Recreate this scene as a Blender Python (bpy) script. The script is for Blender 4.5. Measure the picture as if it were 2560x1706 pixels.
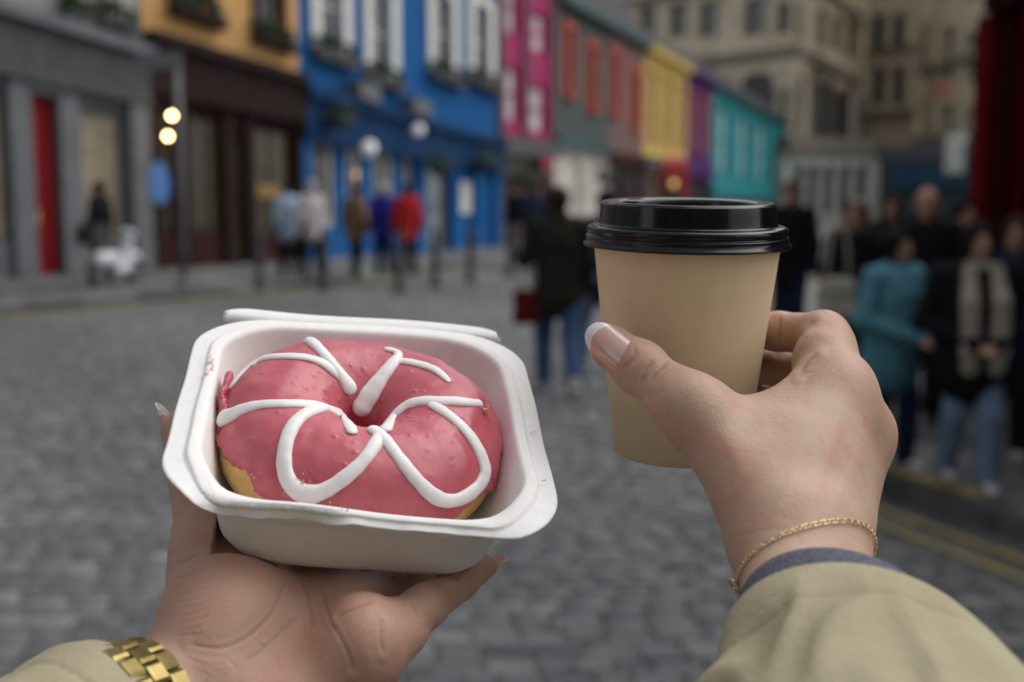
import bpy, bmesh, math, random
import numpy as np
from mathutils import Vector, Matrix
from mathutils.bvhtree import BVHTree

for _o in list(bpy.data.objects):
    bpy.data.objects.remove(_o, do_unlink=True)
SC = bpy.context.scene
COL = SC.collection
rnd = random.Random(7)

# ------------------------------------------------------------------ camera
CAM = np.array((0.0, 0.0, 1.75))
PITCH = math.radians(7.345)
LENS = 42.0
FPX = 2560 * LENS / 36.0            # focal length in pixels of a 2560 wide frame
cam_data = bpy.data.cameras.new('camera')
cam_data.lens = LENS
cam_data.sensor_width = 36.0
cam_data.clip_start = 0.02
cam_data.clip_end = 600.0
cam_data.dof.use_dof = True
cam_data.dof.focus_distance = 0.437
cam_data.dof.aperture_fstop = 7.4
cam_data.dof.aperture_blades = 0
cam = bpy.data.objects.new('camera', cam_data)
cam.location = CAM
cam.rotation_euler = (math.pi / 2 - PITCH, 0, 0)
COL.objects.link(cam)
SC.camera = cam

# ------------------------------------------------------------------ sky, sun, exposure
SUN_EL, SUN_AZ = math.radians(53), math.radians(68)      # azimuth measured from +Y towards +X
world = bpy.data.worlds.new('World')
SC.world = world
world.use_nodes = True
_n, _l = world.node_tree.nodes, world.node_tree.links
_bg = _n['Background']
_sky = _n.new('ShaderNodeTexSky')
_sky.sky_type = 'NISHITA'
_sky.sun_disc = False
_sky.sun_elevation = SUN_EL
_sky.sun_rotation = SUN_AZ
_sky.air_density = 1.0
_sky.dust_density = 1.5
_sky.ozone_density = 1.0
_hs = _n.new('ShaderNodeHueSaturation')                  # an overcast sky: nearly colourless
_hs.inputs['Saturation'].default_value = 0.18
_l.new(_sky.outputs['Color'], _hs.inputs['Color'])
_l.new(_hs.outputs['Color'], _bg.inputs['Color'])
_bg.inputs['Strength'].default_value = 0.15
sun_data = bpy.data.lights.new('sun', 'SUN')
sun_data.energy = 1.35
sun_data.angle = math.radians(65)
sun_data.color = (1.0, 0.97, 0.93)
sun = bpy.data.objects.new('sun', sun_data)
_d = Vector((math.sin(SUN_AZ) * math.cos(SUN_EL), math.cos(SUN_AZ) * math.cos(SUN_EL), math.sin(SUN_EL)))
sun.rotation_euler = _d.to_track_quat('Z', 'Y').to_euler()
sun.location = (0, 0, 30)
COL.objects.link(sun)
SC.view_settings.view_transform = 'Standard'
SC.view_settings.look = 'None'
SC.view_settings.gamma = 1.0
SC.view_settings.use_curve_mapping = False
SC.view_settings.exposure = 0.44
SC.cycles.max_bounces = 6
SC.cycles.diffuse_bounces = 4
SC.cycles.glossy_bounces = 3
SC.cycles.transmission_bounces = 4
SC.cycles.caustics_reflective = False
SC.cycles.caustics_refractive = False

# ------------------------------------------------------------------ coordinates
_sp, _cp = math.sin(PITCH), math.cos(PITCH)
CR = np.array((1.0, 0, 0)); CU = np.array((0, _sp, _cp)); CF = np.array((0, _cp, -_sp))
CMAT = np.stack([CR, CU, CF], 0)           # rows: camera right, up, forward


def V(*a):
    return np.array(a, float)


def P(px, py, d):
    """photo pixel (2560 wide) at depth d metres -> point in the viewer's frame (right, up, forward)"""
    return V((px - 1280) / FPX * d, (853 - py) / FPX * d, d)


def toworld(p):
    return np.asarray(p) @ CMAT + CAM


def at(px, py, d):
    return toworld(P(px, py, d))


def onground(px, py, z=0.0):
    """point of the plane of height z seen at a pixel"""
    r = P(px, py, 1.0) @ CMAT
    return CAM + r * ((z - CAM[2]) / r[2])


def unit(v):
    v = np.asarray(v, float)
    return v / (np.linalg.norm(v) + 1e-12)


# ------------------------------------------------------------------ materials
def mat(name, col, rough=0.6, col2=None, scale=20.0, bump=0.0, bscale=80.0, spec=0.5, metal=0.0,
        sss=0.0, sssr=(1, .35, .2), sscale=0.004, coat=0.0, detail=4.0, emit=None, estr=0.0, rough2=None,
        alpha=1.0, trans=0.0, ramp=(0.35, 0.65)):
    m = bpy.data.materials.new(name)
    m.use_nodes = True
    nt = m.node_tree; n = nt.nodes; l = nt.links
    b = n['Principled BSDF']
    b.inputs['Base Color'].default_value = (*col, 1)
    b.inputs['Roughness'].default_value = rough
    b.inputs['Specular IOR Level'].default_value = spec
    b.inputs['Metallic'].default_value = metal
    b.inputs['Coat Weight'].default_value = coat
    b.inputs['Coat Roughness'].default_value = 0.12
    if trans:
        b.inputs['Transmission Weight'].default_value = trans
    if sss:
        b.inputs['Subsurface Weight'].default_value = sss
        b.inputs['Subsurface Radius'].default_value = sssr
        b.inputs['Subsurface Scale'].default_value = sscale
    if emit:
        b.inputs['Emission Color'].default_value = (*emit, 1)
        b.inputs['Emission Strength'].default_value = estr
    tc = n.new('ShaderNodeTexCoord')
    if col2 is not None:
        nz = n.new('ShaderNodeTexNoise')
        nz.inputs['Scale'].default_value = scale
        nz.inputs['Detail'].default_value = detail
        l.new(tc.outputs['Object'], nz.inputs['Vector'])
        rp = n.new('ShaderNodeValToRGB')
        rp.color_ramp.elements[0].position = ramp[0]
        rp.color_ramp.elements[1].position = ramp[1]
        rp.color_ramp.elements[0].color = (*col, 1)
        rp.color_ramp.elements[1].color = (*col2, 1)
        l.new(nz.outputs['Fac'], rp.inputs['Fac'])
        l.new(rp.outputs['Color'], b.inputs['Base Color'])
        if rough2 is not None:
            mr = n.new('ShaderNodeMapRange')
            mr.inputs['To Min'].default_value = rough
            mr.inputs['To Max'].default_value = rough2
            l.new(nz.outputs['Fac'], mr.inputs['Value'])
            l.new(mr.outputs['Result'], b.inputs['Roughness'])
    if bump:
        nb = n.new('ShaderNodeTexNoise')
        nb.inputs['Scale'].default_value = bscale
        nb.inputs['Detail'].default_value = 5
        l.new(tc.outputs['Object'], nb.inputs['Vector'])
        bp = n.new('ShaderNodeBump')
        bp.inputs['Strength'].default_value = 1.0
        bp.inputs['Distance'].default_value = bump
        l.new(nb.outputs['Fac'], bp.inputs['Height'])
        l.new(bp.outputs['Normal'], b.inputs['Normal'])
    return m


# ------------------------------------------------------------------ objects
ORG = {}


def empty(name, loc):
    o = bpy.data.objects.new(name, None)
    o.empty_display_size = 0.05
    o.location = loc
    COL.objects.link(o)
    ORG[o.name] = np.array(loc, float)
    return o


def tag(o, label=None, cat=None, group=None, kind=None):
    if label: o['label'] = label
    if cat: o['category'] = cat
    if group: o['group'] = group
    if kind: o['kind'] = kind
    return o


def obj(name, verts, faces, m, parent=None, smooth=False, mats=None, fmat=None):
    """one mesh object; verts are given in world space"""
    verts = np.asarray(verts, float)
    org = ORG[parent.name] if parent is not None else (np.array((verts[:, 0].mean(), verts[:, 1].mean(), verts[:, 2].min())))
    me = bpy.data.meshes.new(name)
    vv = verts - org
    fa = faces
    if isinstance(faces, np.ndarray) and faces.ndim == 2 and len(faces):
        k = faces.shape[1]
        me.vertices.add(len(vv)); me.vertices.foreach_set('co', vv.astype(np.float32).ravel())
        me.loops.add(faces.size); me.loops.foreach_set('vertex_index', faces.astype(np.int32).ravel())
        me.polygons.add(len(faces)); me.polygons.foreach_set('loop_start', np.arange(0, faces.size, k, dtype=np.int32))
        me.update(calc_edges=True)
    else:
        me.from_pydata([tuple(v) for v in vv], [], [tuple(f) for f in faces])
        me.update()
    for mm in (mats or [m]):
        me.materials.append(mm)
    if fmat is not None:
        me.polygons.foreach_set('material_index', np.asarray(fmat, np.int32))
    if smooth:
        me.polygons.foreach_set('use_smooth', np.ones(len(me.polygons), bool))
    me.validate()
    o = bpy.data.objects.new(name, me)
    COL.objects.link(o)
    if parent is not None:
        o.parent = parent
    else:
        o.location = org
    ORG[o.name] = org
    return o


class MB:
    """collects shapes into one mesh"""
    def __init__(self):
        self.v = []; self.f = []

    def add(self, v, f):
        b = len(self.v)
        self.v += [tuple(map(float, x)) for x in v]
        self.f += [tuple(int(i) + b for i in q) for q in f]
        return self

    def box(self, c, s, rz=0.0, M=None):
        c = np.asarray(c, float); s = np.asarray(s, float) / 2
        q = np.array([(x, y, z) for z in (-1, 1) for y in (-1, 1) for x in (-1, 1)], float) * s
        ca, sa = math.cos(rz), math.sin(rz)
        q = np.stack([q[:, 0] * ca - q[:, 1] * sa, q[:, 0] * sa + q[:, 1] * ca, q[:, 2]], 1)
        if M is not None: q = q @ np.asarray(M).T
        return self.add(q + c, [(0, 2, 3, 1), (4, 5, 7, 6), (0, 1, 5, 4), (2, 6, 7, 3), (0, 4, 6, 2), (1, 3, 7, 5)])

    def tube(self, pts, rad, n=10, cap=True):
        pts = [np.asarray(p, float) for p in pts]
        if np.isscalar(rad): rad = [rad] * len(pts)
        up = None; rings = []
        for i, p in enumerate(pts):
            t = unit(pts[min(i + 1, len(pts) - 1)] - pts[max(i - 1, 0)])
            if up is None:
                up = np.cross(t, (0.3, 0.2, 0.93)); up = unit(up if np.linalg.norm(up) > .1 else np.cross(t, (1, 0, 0)))
            up = unit(up - t * np.dot(up, t)); s = np.cross(t, up)
            rings.append([p + rad[i] * (math.cos(a) * up + math.sin(a) * s) for a in np.linspace(0, 2 * math.pi, n, endpoint=False)])
        v = [x for r in rings for x in r]; f = []
        for i in range(len(pts) - 1):
            for j in range(n):
                k = (j + 1) % n
                f.append((i * n + j, i * n + k, (i + 1) * n + k, (i + 1) * n + j))
        if cap:
            f.append(tuple(range(n))[::-1]); f.append(tuple((len(pts) - 1) * n + j for j in range(n)))
        return self.add(v, f)

    def lathe(self, prof, n=24, c=(0, 0, 0), M=None):
        prof = np.asarray(prof, float); a = np.linspace(0, 2 * math.pi, n, endpoint=False)
        v = np.stack([np.outer(prof[:, 0], np.cos(a)), np.outer(prof[:, 0], np.sin(a)), np.outer(prof[:, 1], np.ones(n))], -1).reshape(-1, 3)
        if M is not None: v = v @ np.asarray(M).T
        f = [(i * n + j, i * n + (j + 1) % n, (i + 1) * n + (j + 1) % n, (i + 1) * n + j) for i in range(len(prof) - 1) for j in range(n)]
        return self.add(v + np.asarray(c, float), f)

    def build(self, name, m, parent=None, smooth=False):
        return obj(name, np.array(self.v), self.f, m, parent, smooth)


# ------------------------------------------------------------------ smooth solid modelling (distance field -> mesh)
class Field:
    def __init__(self, lo, hi, h):        # every shape is evaluated some way beyond its surface so that later blends see it
        self.lo = np.asarray(lo, float); self.h = h
        self.n = np.ceil((np.asarray(hi, float) - self.lo) / h).astype(int) + 1
        self.f = np.full(self.n, 1.0, np.float32)

    def like(self):
        o = Field.__new__(Field); o.lo, o.h, o.n = self.lo, self.h, self.n
        o.f = np.full(self.n, 1.0, np.float32); return o

    def _sub(self, lo, hi):
        i0 = np.clip(np.floor((lo - self.lo) / self.h).astype(int), 0, self.n)
        i1 = np.clip(np.ceil((hi - self.lo) / self.h).astype(int) + 1, 0, self.n)
        if np.any(i1 <= i0): return None
        sl = tuple(slice(a, b) for a, b in zip(i0, i1))
        ax = [(np.arange(a, b) * self.h + o).astype(np.float32) for a, b, o in zip(i0, i1, self.lo)]
        return sl, ax

    def _mix(self, sl, d, k, sub=False):
        a = self.f[sl]
        if sub:
            if k <= 0: self.f[sl] = np.maximum(a, -d); return
            h = np.maximum(k - np.abs(a + d), 0) / k
            self.f[sl] = np.maximum(a, -d) + h * h * k * .25
            return
        if k <= 0:
            self.f[sl] = np.minimum(a, d); return
        h = np.maximum(k - np.abs(a - d), 0) / k
        self.f[sl] = np.minimum(a, d) - h * h * k * .25

    def cone(self, a, b, ra, rb, k=0.0, sub=False, flat=None):
        """round cone; flat=(axis vector, factor): squeezes the section along that axis"""
        a = np.asarray(a, float); b = np.asarray(b, float)
        m = max(ra, rb) * (1.0 if flat is None else max(1.0, 1 / flat[1])) + k * 1.1 + .013 + 4 * self.h
        r = self._sub(np.minimum(a, b) - m, np.maximum(a, b) + m)
        if r is None: return self
        sl, (x, y, z) = r
        X = x[:, None, None] - a[0]; Y = y[None, :, None] - a[1]; Z = z[None, None, :] - a[2]
        ab = b - a; L = max(np.dot(ab, ab), 1e-12)
        t = np.clip((X * ab[0] + Y * ab[1] + Z * ab[2]) / L, 0, 1)
        X = X - t * ab[0]; Y = Y - t * ab[1]; Z = Z - t * ab[2]
        if flat is not None:
            u = unit(flat[0]); q = X * u[0] + Y * u[1] + Z * u[2]; g = 1 / flat[1] - 1
            X = X + g * q * u[0]; Y = Y + g * q * u[1]; Z = Z + g * q * u[2]
        d = np.sqrt(X * X + Y * Y + Z * Z) - (ra + (rb - ra) * t)
        self._mix(sl, d.astype(np.float32), k, sub); return self

    def chain(self, pts, rad, k=0.0, flat=None):
        for i in range(len(pts) - 1):
            self.cone(pts[i], pts[i + 1], rad[i], rad[i + 1], k, flat=flat)
        return self

    def ell(self, c, rad, R=None, k=0.0, sub=False):
        c = np.asarray(c, float); rad = np.asarray(rad, float)
        m = max(rad) + k * 1.1 + .013 + 4 * self.h
        r = self._sub(c - m, c + m)
        if r is None: return self
        sl, (x, y, z) = r
        X = x[:, None, None] - c[0]; Y = y[None, :, None] - c[1]; Z = z[None, None, :] - c[2]
        R = np.eye(3) if R is None else np.asarray(R)          # rows: local axes
        q = [(X * R[i, 0] + Y * R[i, 1] + Z * R[i, 2]) for i in range(3)]
        k0 = np.sqrt((q[0] / rad[0]) ** 2 + (q[1] / rad[1]) ** 2 + (q[2] / rad[2]) ** 2)
        k1 = np.sqrt((q[0] / rad[0] ** 2) ** 2 + (q[1] / rad[1] ** 2) ** 2 + (q[2] / rad[2] ** 2) ** 2) + 1e-9
        d = k0 * (k0 - 1.0) / k1
        self._mix(sl, d.astype(np.float32), k, sub); return self

    def union(self, other, k=0.0):
        self._mix(tuple(slice(None) for _ in range(3)), other.f, k); return self

    def mesh(self):
        f = self.f; s = f < 0
        cs = [s[i:s.shape[0] - 1 + i, j:s.shape[1] - 1 + j, l:s.shape[2] - 1 + l] for i in (0, 1) for j in (0, 1) for l in (0, 1)]
        cnt = sum(c.astype(np.int8) for c in cs)
        act = np.argwhere((cnt > 0) & (cnt < 8))
        off = np.array([(i, j, l) for i in (0, 1) for j in (0, 1) for l in (0, 1)])
        val = np.stack([f[tuple((act + o).T)] for o in off], 1).astype(float)
        acc = np.zeros((len(act), 3)); num = np.zeros(len(act))
        for a in range(8):
            for b in range(a + 1, 8):
                if np.abs(off[a] - off[b]).sum() != 1: continue
                va, vb = val[:, a], val[:, b]; mk = (va < 0) != (vb < 0)
                t = np.where(mk, va / np.where(mk, va - vb, 1), 0)
                acc += mk[:, None] * (off[a] + t[:, None] * (off[b] - off[a])); num += mk
        verts = (act + acc / num[:, None]) * self.h + self.lo
        idx = np.full(np.array(f.shape) - 1, -1, np.int32); idx[tuple(act.T)] = np.arange(len(act))
        out = []
        for ax in range(3):
            lo = [slice(None)] * 3; hi = [slice(None)] * 3; lo[ax] = slice(0, -1); hi[ax] = slice(1, None)
            ch = s[tuple(lo)] != s[tuple(hi)]
            e = np.argwhere(ch); b, c = (ax + 1) % 3, (ax + 2) % 3
            e = e[(e[:, b] > 0) & (e[:, c] > 0) & (e[:, b] < f.shape[b] - 1) & (e[:, c] < f.shape[c] - 1)]
            def cell(db, dc):
                q = e.copy(); q[:, b] += db; q[:, c] += dc; return idx[tuple(q.T)]
            quad = np.stack([cell(-1, -1), cell(0, -1), cell(0, 0), cell(-1, 0)], 1)
            neg = s[tuple(e.T)]
            quad[~neg] = quad[~neg][:, ::-1]
            out.append(quad)
        faces = np.concatenate(out); faces = faces[(faces >= 0).all(1)]
        return verts, faces


def vnormals(v, f):
    n = np.cross(v[f[:, 2]] - v[f[:, 0]], v[f[:, 3]] - v[f[:, 1]])
    o = np.zeros_like(v)
    for i in range(4): np.add.at(o, f[:, i], n)
    return o / (np.linalg.norm(o, axis=1, keepdims=True) + 1e-12)


def relax(v, f, it=2, w=0.5):
    for _ in range(it):
        acc = np.zeros_like(v); num = np.zeros(len(v))
        for i in range(4):
            a, b = f[:, i], f[:, (i + 1) % 4]
            np.add.at(acc, a, v[b]); np.add.at(num, a, 1)
        v = v * (1 - w) + w * acc / np.maximum(num, 1)[:, None]
    return v


def noise3(p, seed=0, oct=1):
    """smooth noise in about -1..1"""
    from mathutils import noise as _mn
    p = np.asarray(p, float); q = p.reshape(-1, 3) + V(seed * 17.3, seed * 5.1, -seed * 9.7)
    if oct <= 1:
        o = np.fromiter((_mn.noise(x) for x in q.tolist()), float, len(q))
    else:
        o = np.fromiter((_mn.fractal(x, 1.0, 2.0, oct) for x in q.tolist()), float, len(q))
    return o.reshape(p.shape[:-1])


def catmull(pts, n=8):
    pts = [np.asarray(p, float) for p in pts]; q = [2 * pts[0] - pts[1]] + pts + [2 * pts[-1] - pts[-2]]; out = []
    for i in range(1, len(q) - 2):
        for t in np.linspace(0, 1, n, endpoint=False):
            a, b, c, d = q[i - 1], q[i], q[i + 1], q[i + 2]
            out.append(.5 * ((2 * b) + (c - a) * t + (2 * a - 5 * b + 4 * c - d) * t * t + (3 * b - a - 3 * c + d) * t ** 3))
    out.append(pts[-1]); return np.array(out)


def smooth01(x, a, b):
    t = np.clip((x - a) / (b - a), 0, 1); return t * t * (3 - 2 * t)
# ================================================================== ground, road, pavements
def ray_at_y(px, py, Y):
    r = P(px, py, 1.0) @ CMAT
    return CAM + r * (Y / r[1])


def spline2(pts, n=10):
    return catmull([V(*p) for p in pts], n)


m_ground = mat('ground_tarmac', (.10, .10, .105), .85, (.16, .16, .16), 1.5)
tag(obj('ground', np.array([(-400, -300, -.16), (400, -300, -.16), (400, 560, -.16), (-400, 560, -.16)]), [(0, 1, 2, 3)], m_ground), kind='structure')


def tone_mat(name, c0, c1, c2, rough=.6, bump=.002, bscale=30):
    m = mat(name, c0, rough, None, bump=bump, bscale=bscale, spec=.4)
    nt = m.node_tree; n = nt.nodes; l = nt.links
    a = n.new('ShaderNodeAttribute'); a.attribute_name = 'tone'
    r = n.new('ShaderNodeValToRGB'); r.color_ramp.elements[0].color = (*c0, 1); r.color_ramp.elements[1].color = (*c2, 1)
    e = r.color_ramp.elements.new(.55); e.color = (*c1, 1)
    nz = n.new('ShaderNodeTexNoise'); nz.inputs['Scale'].default_value = 14; nz.inputs['Detail'].default_value = 6
    tc = n.new('ShaderNodeTexCoord'); l.new(tc.outputs['Object'], nz.inputs['Vector'])
    mm = n.new('ShaderNodeMath'); mm.operation = 'MULTIPLY_ADD'; mm.inputs[1].default_value = .5; mm.inputs[2].default_value = -.25
    l.new(nz.outputs['Fac'], mm.inputs[0])
    ad = n.new('ShaderNodeMath'); ad.operation = 'ADD'; l.new(a.outputs['Fac'], ad.inputs[0]); l.new(mm.outputs[0], ad.inputs[1])
    l.new(ad.outputs[0], r.inputs['Fac']); l.new(r.outputs['Color'], n['Principled BSDF'].inputs['Base Color'])
    return m


m_sett = tone_mat('granite_sett', (.070, .073, .078), (.118, .120, .123), (.25, .245, .235), .5, .003, 45)
m_slab = tone_mat('paving_slab', (.070, .072, .077), (.100, .102, .106), (.16, .16, .16), .7, .002, 20)
m_kerb = tone_mat('kerb_granite', (.055, .055, .058), (.090, .090, .092), (.14, .14, .135), .6, .003, 30)
m_joint = mat('road_joint', (.090, .089, .087), .9, (.115, .113, .11), 12)
m_yellow = mat('yellow_paint', (.30, .25, .08), .7, (.17, .155, .10), 9, ramp=(.42, .62))

KL = spline2([(-13.5, 5.0), (-11.2, 9.5), (-8.9, 13.6), (-7.15, 16.4), (-3.6, 21.0), (.25, 29.6), (3.2, 34.8), (7.6, 42.0), (12.0, 49.0), (17.0, 58), (26, 74)], 8)
KR = spline2([(4.6, .0), (3.7, 2.6), (2.95, 4.8), (2.51, 5.86), (2.13, 6.82), (1.95, 8.2), (2.05, 10.2), (2.7, 13.2), (4.4, 18), (9.0, 27), (17, 41), (26, 54), (36, 66)], 8)
PZ = .12                                                     # height of the pavements
road_poly = np.vstack([KL, KR[::-1]])
road = obj('road', np.array([(x, y, -.016) for x, y in road_poly]), [tuple(range(len(road_poly)))[::-1]], m_joint)
tag(road, kind='structure')
# facade line of the left row of houses, as plan points
FLN = [onground(-420, 742), onground(109, 702), onground(380, 686), onground(758, 661), onground(1245, 625), onground(1385, 606), onground(1605, 580), onground(1712, 570), onground(1775, 563), onground(1960, 548)]
FLN = [V(p[0], p[1]) for p in FLN]


def strip_slabs(name, inner, outer, z, rows, length, m, label=None):
    """pavement between two plan curves: a base sheet plus single slabs"""
    base = np.vstack([inner, outer[::-1]])
    o = obj(name, np.vstack([np.c_[base, np.full(len(base), z - .03)], np.c_[base, np.full(len(base), -.15)]]),
            [tuple(range(len(base)))] + [(i, (i + 1) % len(base), (i + 1) % len(base) + len(base), i + len(base)) for i in range(len(base))], m_joint)
    tag(o, kind='structure')
    return o


def resample(c, n):
    d = np.r_[0, np.cumsum(np.linalg.norm(np.diff(c, axis=0), axis=1))]
    return np.stack([np.interp(np.linspace(0, d[-1], n), d, c[:, i]) for i in range(2)], 1)


FC = resample(np.array(FLN + [V(26, 80)]), 90)
KLr = resample(KL, 90)
pav_l = strip_slabs('pavement_left', KLr[:, :], FC, PZ, 4, .7, m_slab)
PR_out = resample(np.array([(9.5, 0), (9.5, 10), (10.5, 16), (14, 26), (22, 40), (31, 53), (41, 65)], float), 90)
KRr = resample(KR, 90)
pav_r = strip_slabs('pavement_right', PR_out, KRr, PZ, 4, .7, m_slab)


def set_tone(me, t):
    a = me.attributes.new('tone', 'FLOAT', 'POINT'); a.data.foreach_set('value', np.full(len(me.vertices), t, np.float32) if np.isscalar(t) else np.asarray(t, np.float32))


def block(lx, ly, h, ch, skew=0.0):
    """a stone with a chamfered top, centred, top at z=0; no underside"""
    x, y = lx / 2, ly / 2
    v = [(-x, -y, -h), (x, -y, -h), (x, y, -h), (-x, y, -h), (-x, -y, -ch), (x, -y, -ch), (x, y, -ch), (-x, y, -ch),
         (-x + ch, -y + ch, 0), (x - ch, -y + ch, 0), (x - ch + skew, y - ch, 0), (-x + ch + skew, y - ch, 0)]
    f = [(8, 9, 10, 11)] + [(4 + i, 4 + (i + 1) % 4, 8 + (i + 1) % 4, 8 + i) for i in range(4)] + [(i, (i + 1) % 4, 4 + (i + 1) % 4, 4 + i) for i in range(4)]
    return v, f


def scatter_pieces(parent, name, field_name, items, m, nvar, limit):
    """items: (x, y, z, rz, lx, ly, h, ch, tone); the ones that show largest become single objects, the rest one mesh"""
    items = sorted(items, key=lambda q: math.hypot(q[0], q[1]))
    org = Vector(ORG[parent.name]); var = []
    for i in range(nvar):
        v, f = block(1, 1, 1, .0)
        me = bpy.data.meshes.new(name); vv, ff = block(.21, .105, .06, .011, rnd.uniform(-.006, .006))
        vv = [(x + rnd.uniform(-.004, .004), y + rnd.uniform(-.004, .004), z + (rnd.uniform(-.004, .004) if z == 0 else 0)) for x, y, z in vv]
        me.from_pydata(vv, [], ff); me.update(); me.materials.append(m); set_tone(me, i / (nvar - 1)); var.append(me)
    for q in items[:limit]:
        x, y, z, rz, lx, ly, h, ch, tone = q
        o = bpy.data.objects.new(name, var[min(nvar - 1, int(tone * nvar))]); COL.objects.link(o); o.parent = parent
        o.location = Vector((x, y, z)) - org; o.rotation_euler = (rnd.uniform(-.02, .02), rnd.uniform(-.02, .02), rz); o.scale = (lx / .21, ly / .105, h / .06)
    rest = items[limit:]
    if rest:
        V_, F_, T_ = [], [], []
        for x, y, z, rz, lx, ly, h, ch, tone in rest:
            v, f = block(lx, ly, h, ch); b = len(V_); c, s = math.cos(rz), math.sin(rz); tx, ty = rnd.uniform(-.015, .015), rnd.uniform(-.02, .02)
            V_ += [(x + a * c - e * s, y + a * s + e * c, z + g + a * tx + e * ty) for a, e, g in v]; F_ += [tuple(i + b for i in k_) for k_ in f]; T_ += [tone] * len(v)
        o = obj(field_name, np.array(V_), np.array(F_), m, parent); set_tone(o.data, T_); tag(o, kind='stuff')


def x_on(curve, y):
    i = np.argsort(curve[:, 1]); return float(np.interp(y, curve[i, 1], curve[i, 0]))


items = []
y = 3.3; r = 0
while y < 27:
    ly = rnd.uniform(.095, .118); x0 = max(-.46 * y - .8, x_on(KL, y) + .75); x1 = min(.46 * y + .6, x_on(KR, y) - .62)
    x = x0 + rnd.uniform(-.2, 0)
    while x < x1:
        lx = rnd.uniform(.13, .225)
        t = min(1, max(0, rnd.betavariate(3.2, 4.6) + .12 * math.sin(x * 1.3 + y * .9) + (.22 if rnd.random() < .07 else 0)))
        items.append((x + lx / 2, y + ly / 2 + .10 * math.sin(x * .35), rnd.uniform(-.006, .006), rnd.uniform(-.03, .03), lx - .009, ly - .009, .05, .007, t))
        x += lx
    y += ly; r += 1
scatter_pieces(road, 'sett', 'far_setts', items, m_sett, 10, 300)


def along(curve, step, off=0.0, s0=0.0, s1=1e9):
    d = np.r_[0, np.cumsum(np.linalg.norm(np.diff(curve, axis=0), axis=1))]; out = []
    s = max(s0, 0)
    while s + step < min(d[-1], s1):
        a = V(np.interp(s, d, curve[:, 0]), np.interp(s, d, curve[:, 1])); b = V(np.interp(s + step, d, curve[:, 0]), np.interp(s + step, d, curve[:, 1]))
        t = unit(b - a); nrm = V(-t[1], t[0]); c = (a + b) / 2 + nrm * off
        out.append((c, math.atan2(t[1], t[0]), np.linalg.norm(b - a))); s += step
    return out


# kerb stones and gutter stones
for pav, cv, sgn in ((pav_l, KL, 1), (pav_r, KR, -1)):
    its = [(c[0], c[1], PZ + .012, rz, L - .012, .16, .16, .018, rnd.random()) for c, rz, L in along(cv, .9, sgn * .07) if c[1] < 46 and abs(c[0]) < .47 * c[1] + 2.5]
    scatter_pieces(pav, 'kerb_stone', 'far_kerb', its, m_kerb, 5, 110)
    its = []
    for row in range(7 if sgn < 0 else 5):
        for c, rz, L in along(cv, .66, sgn * (.48 + row * .62), s0=(row % 2) * .33):
            if c[1] > 40 or abs(c[0]) > .47 * c[1] + 1.2: continue
            if sgn > 0 and x_on(FC, c[1]) > c[0] - .25: continue
            its.append((c[0], c[1], PZ + rnd.uniform(-.003, .003), rz, L - .012, .60, .05, .006, rnd.random()))
    scatter_pieces(pav, 'slab', 'far_slabs', its, m_slab, 5, 150)
gut = []
for cv, sgn in ((KL, -1), (KR, 1)):
    for row in range(3):
        gut += [(c[0], c[1], .0 + rnd.uniform(-.003, .003), rz, L - .01, .185, .05, .006, rnd.random() * .6) for c, rz, L in along(cv, .5, sgn * (.11 + row * .2)) if c[1] < 30 and abs(c[0]) < .47 * c[1] + 2]
scatter_pieces(road, 'gutter_stone', 'far_gutter', gut, m_slab, 5, 120)


def paint(cv, off, w, s0, s1, name):
    d = [(c, rz) for c, rz, L in along(cv, .3, off, s0, s1)]
    v = []; 
    for c, rz in d:
        n_ = V(-math.sin(rz), math.cos(rz)); a, b = c + n_ * w / 2, c - n_ * w / 2; v += [(a[0], a[1], .010), (b[0], b[1], .010)]
    return obj(name, np.array(v), [(2 * i, 2 * i + 1, 2 * i + 3, 2 * i + 2) for i in range(len(d) - 1)], m_yellow, road)


for o_ in (.26, .46):
    paint(KR, o_, .075, 0, 30, 'yellow_line'); paint(KL, -o_ - .05, .10, 2, 60, 'yellow_line')
ky = [(c, rz) for c, rz, L in along(KR, .12, -.08, 6.4, 7.3)]
v = []
for c, rz in ky:
    n_ = V(-math.sin(rz), math.cos(rz)); a, b = c + n_ * .07, c - n_ * .07; v += [(a[0], a[1], PZ + .018), (b[0], b[1], PZ + .018)]
obj('kerb_mark', np.array(v), [(2 * i, 2 * i + 1, 2 * i + 3, 2 * i + 2) for i in range(len(ky) - 1)], m_yellow, pav_r)

# ================================================================== buildings
m_glass = mat('window_glass', (.018, .020, .022), .07, spec=.7)
m_glass_g = mat('pale_glass', (.30, .32, .33), .12, (.16, .17, .18), 3, spec=.6)
m_white = mat('white_paint', (.66, .65, .60), .5, (.56, .55, .51), 6)
m_slate = mat('slate_roof', (.055, .056, .062), .75, (.10, .10, .105), 5)
m_leaf = mat('leaf_green', (.022, .050, .018), .6, (.045, .085, .03), 30)
m_leaf2 = mat('leaf_dark', (.012, .028, .014), .6, (.03, .055, .025), 30)
m_iron = mat('dark_iron', (.015, .015, .017), .5, (.03, .03, .032), 30)


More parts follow.
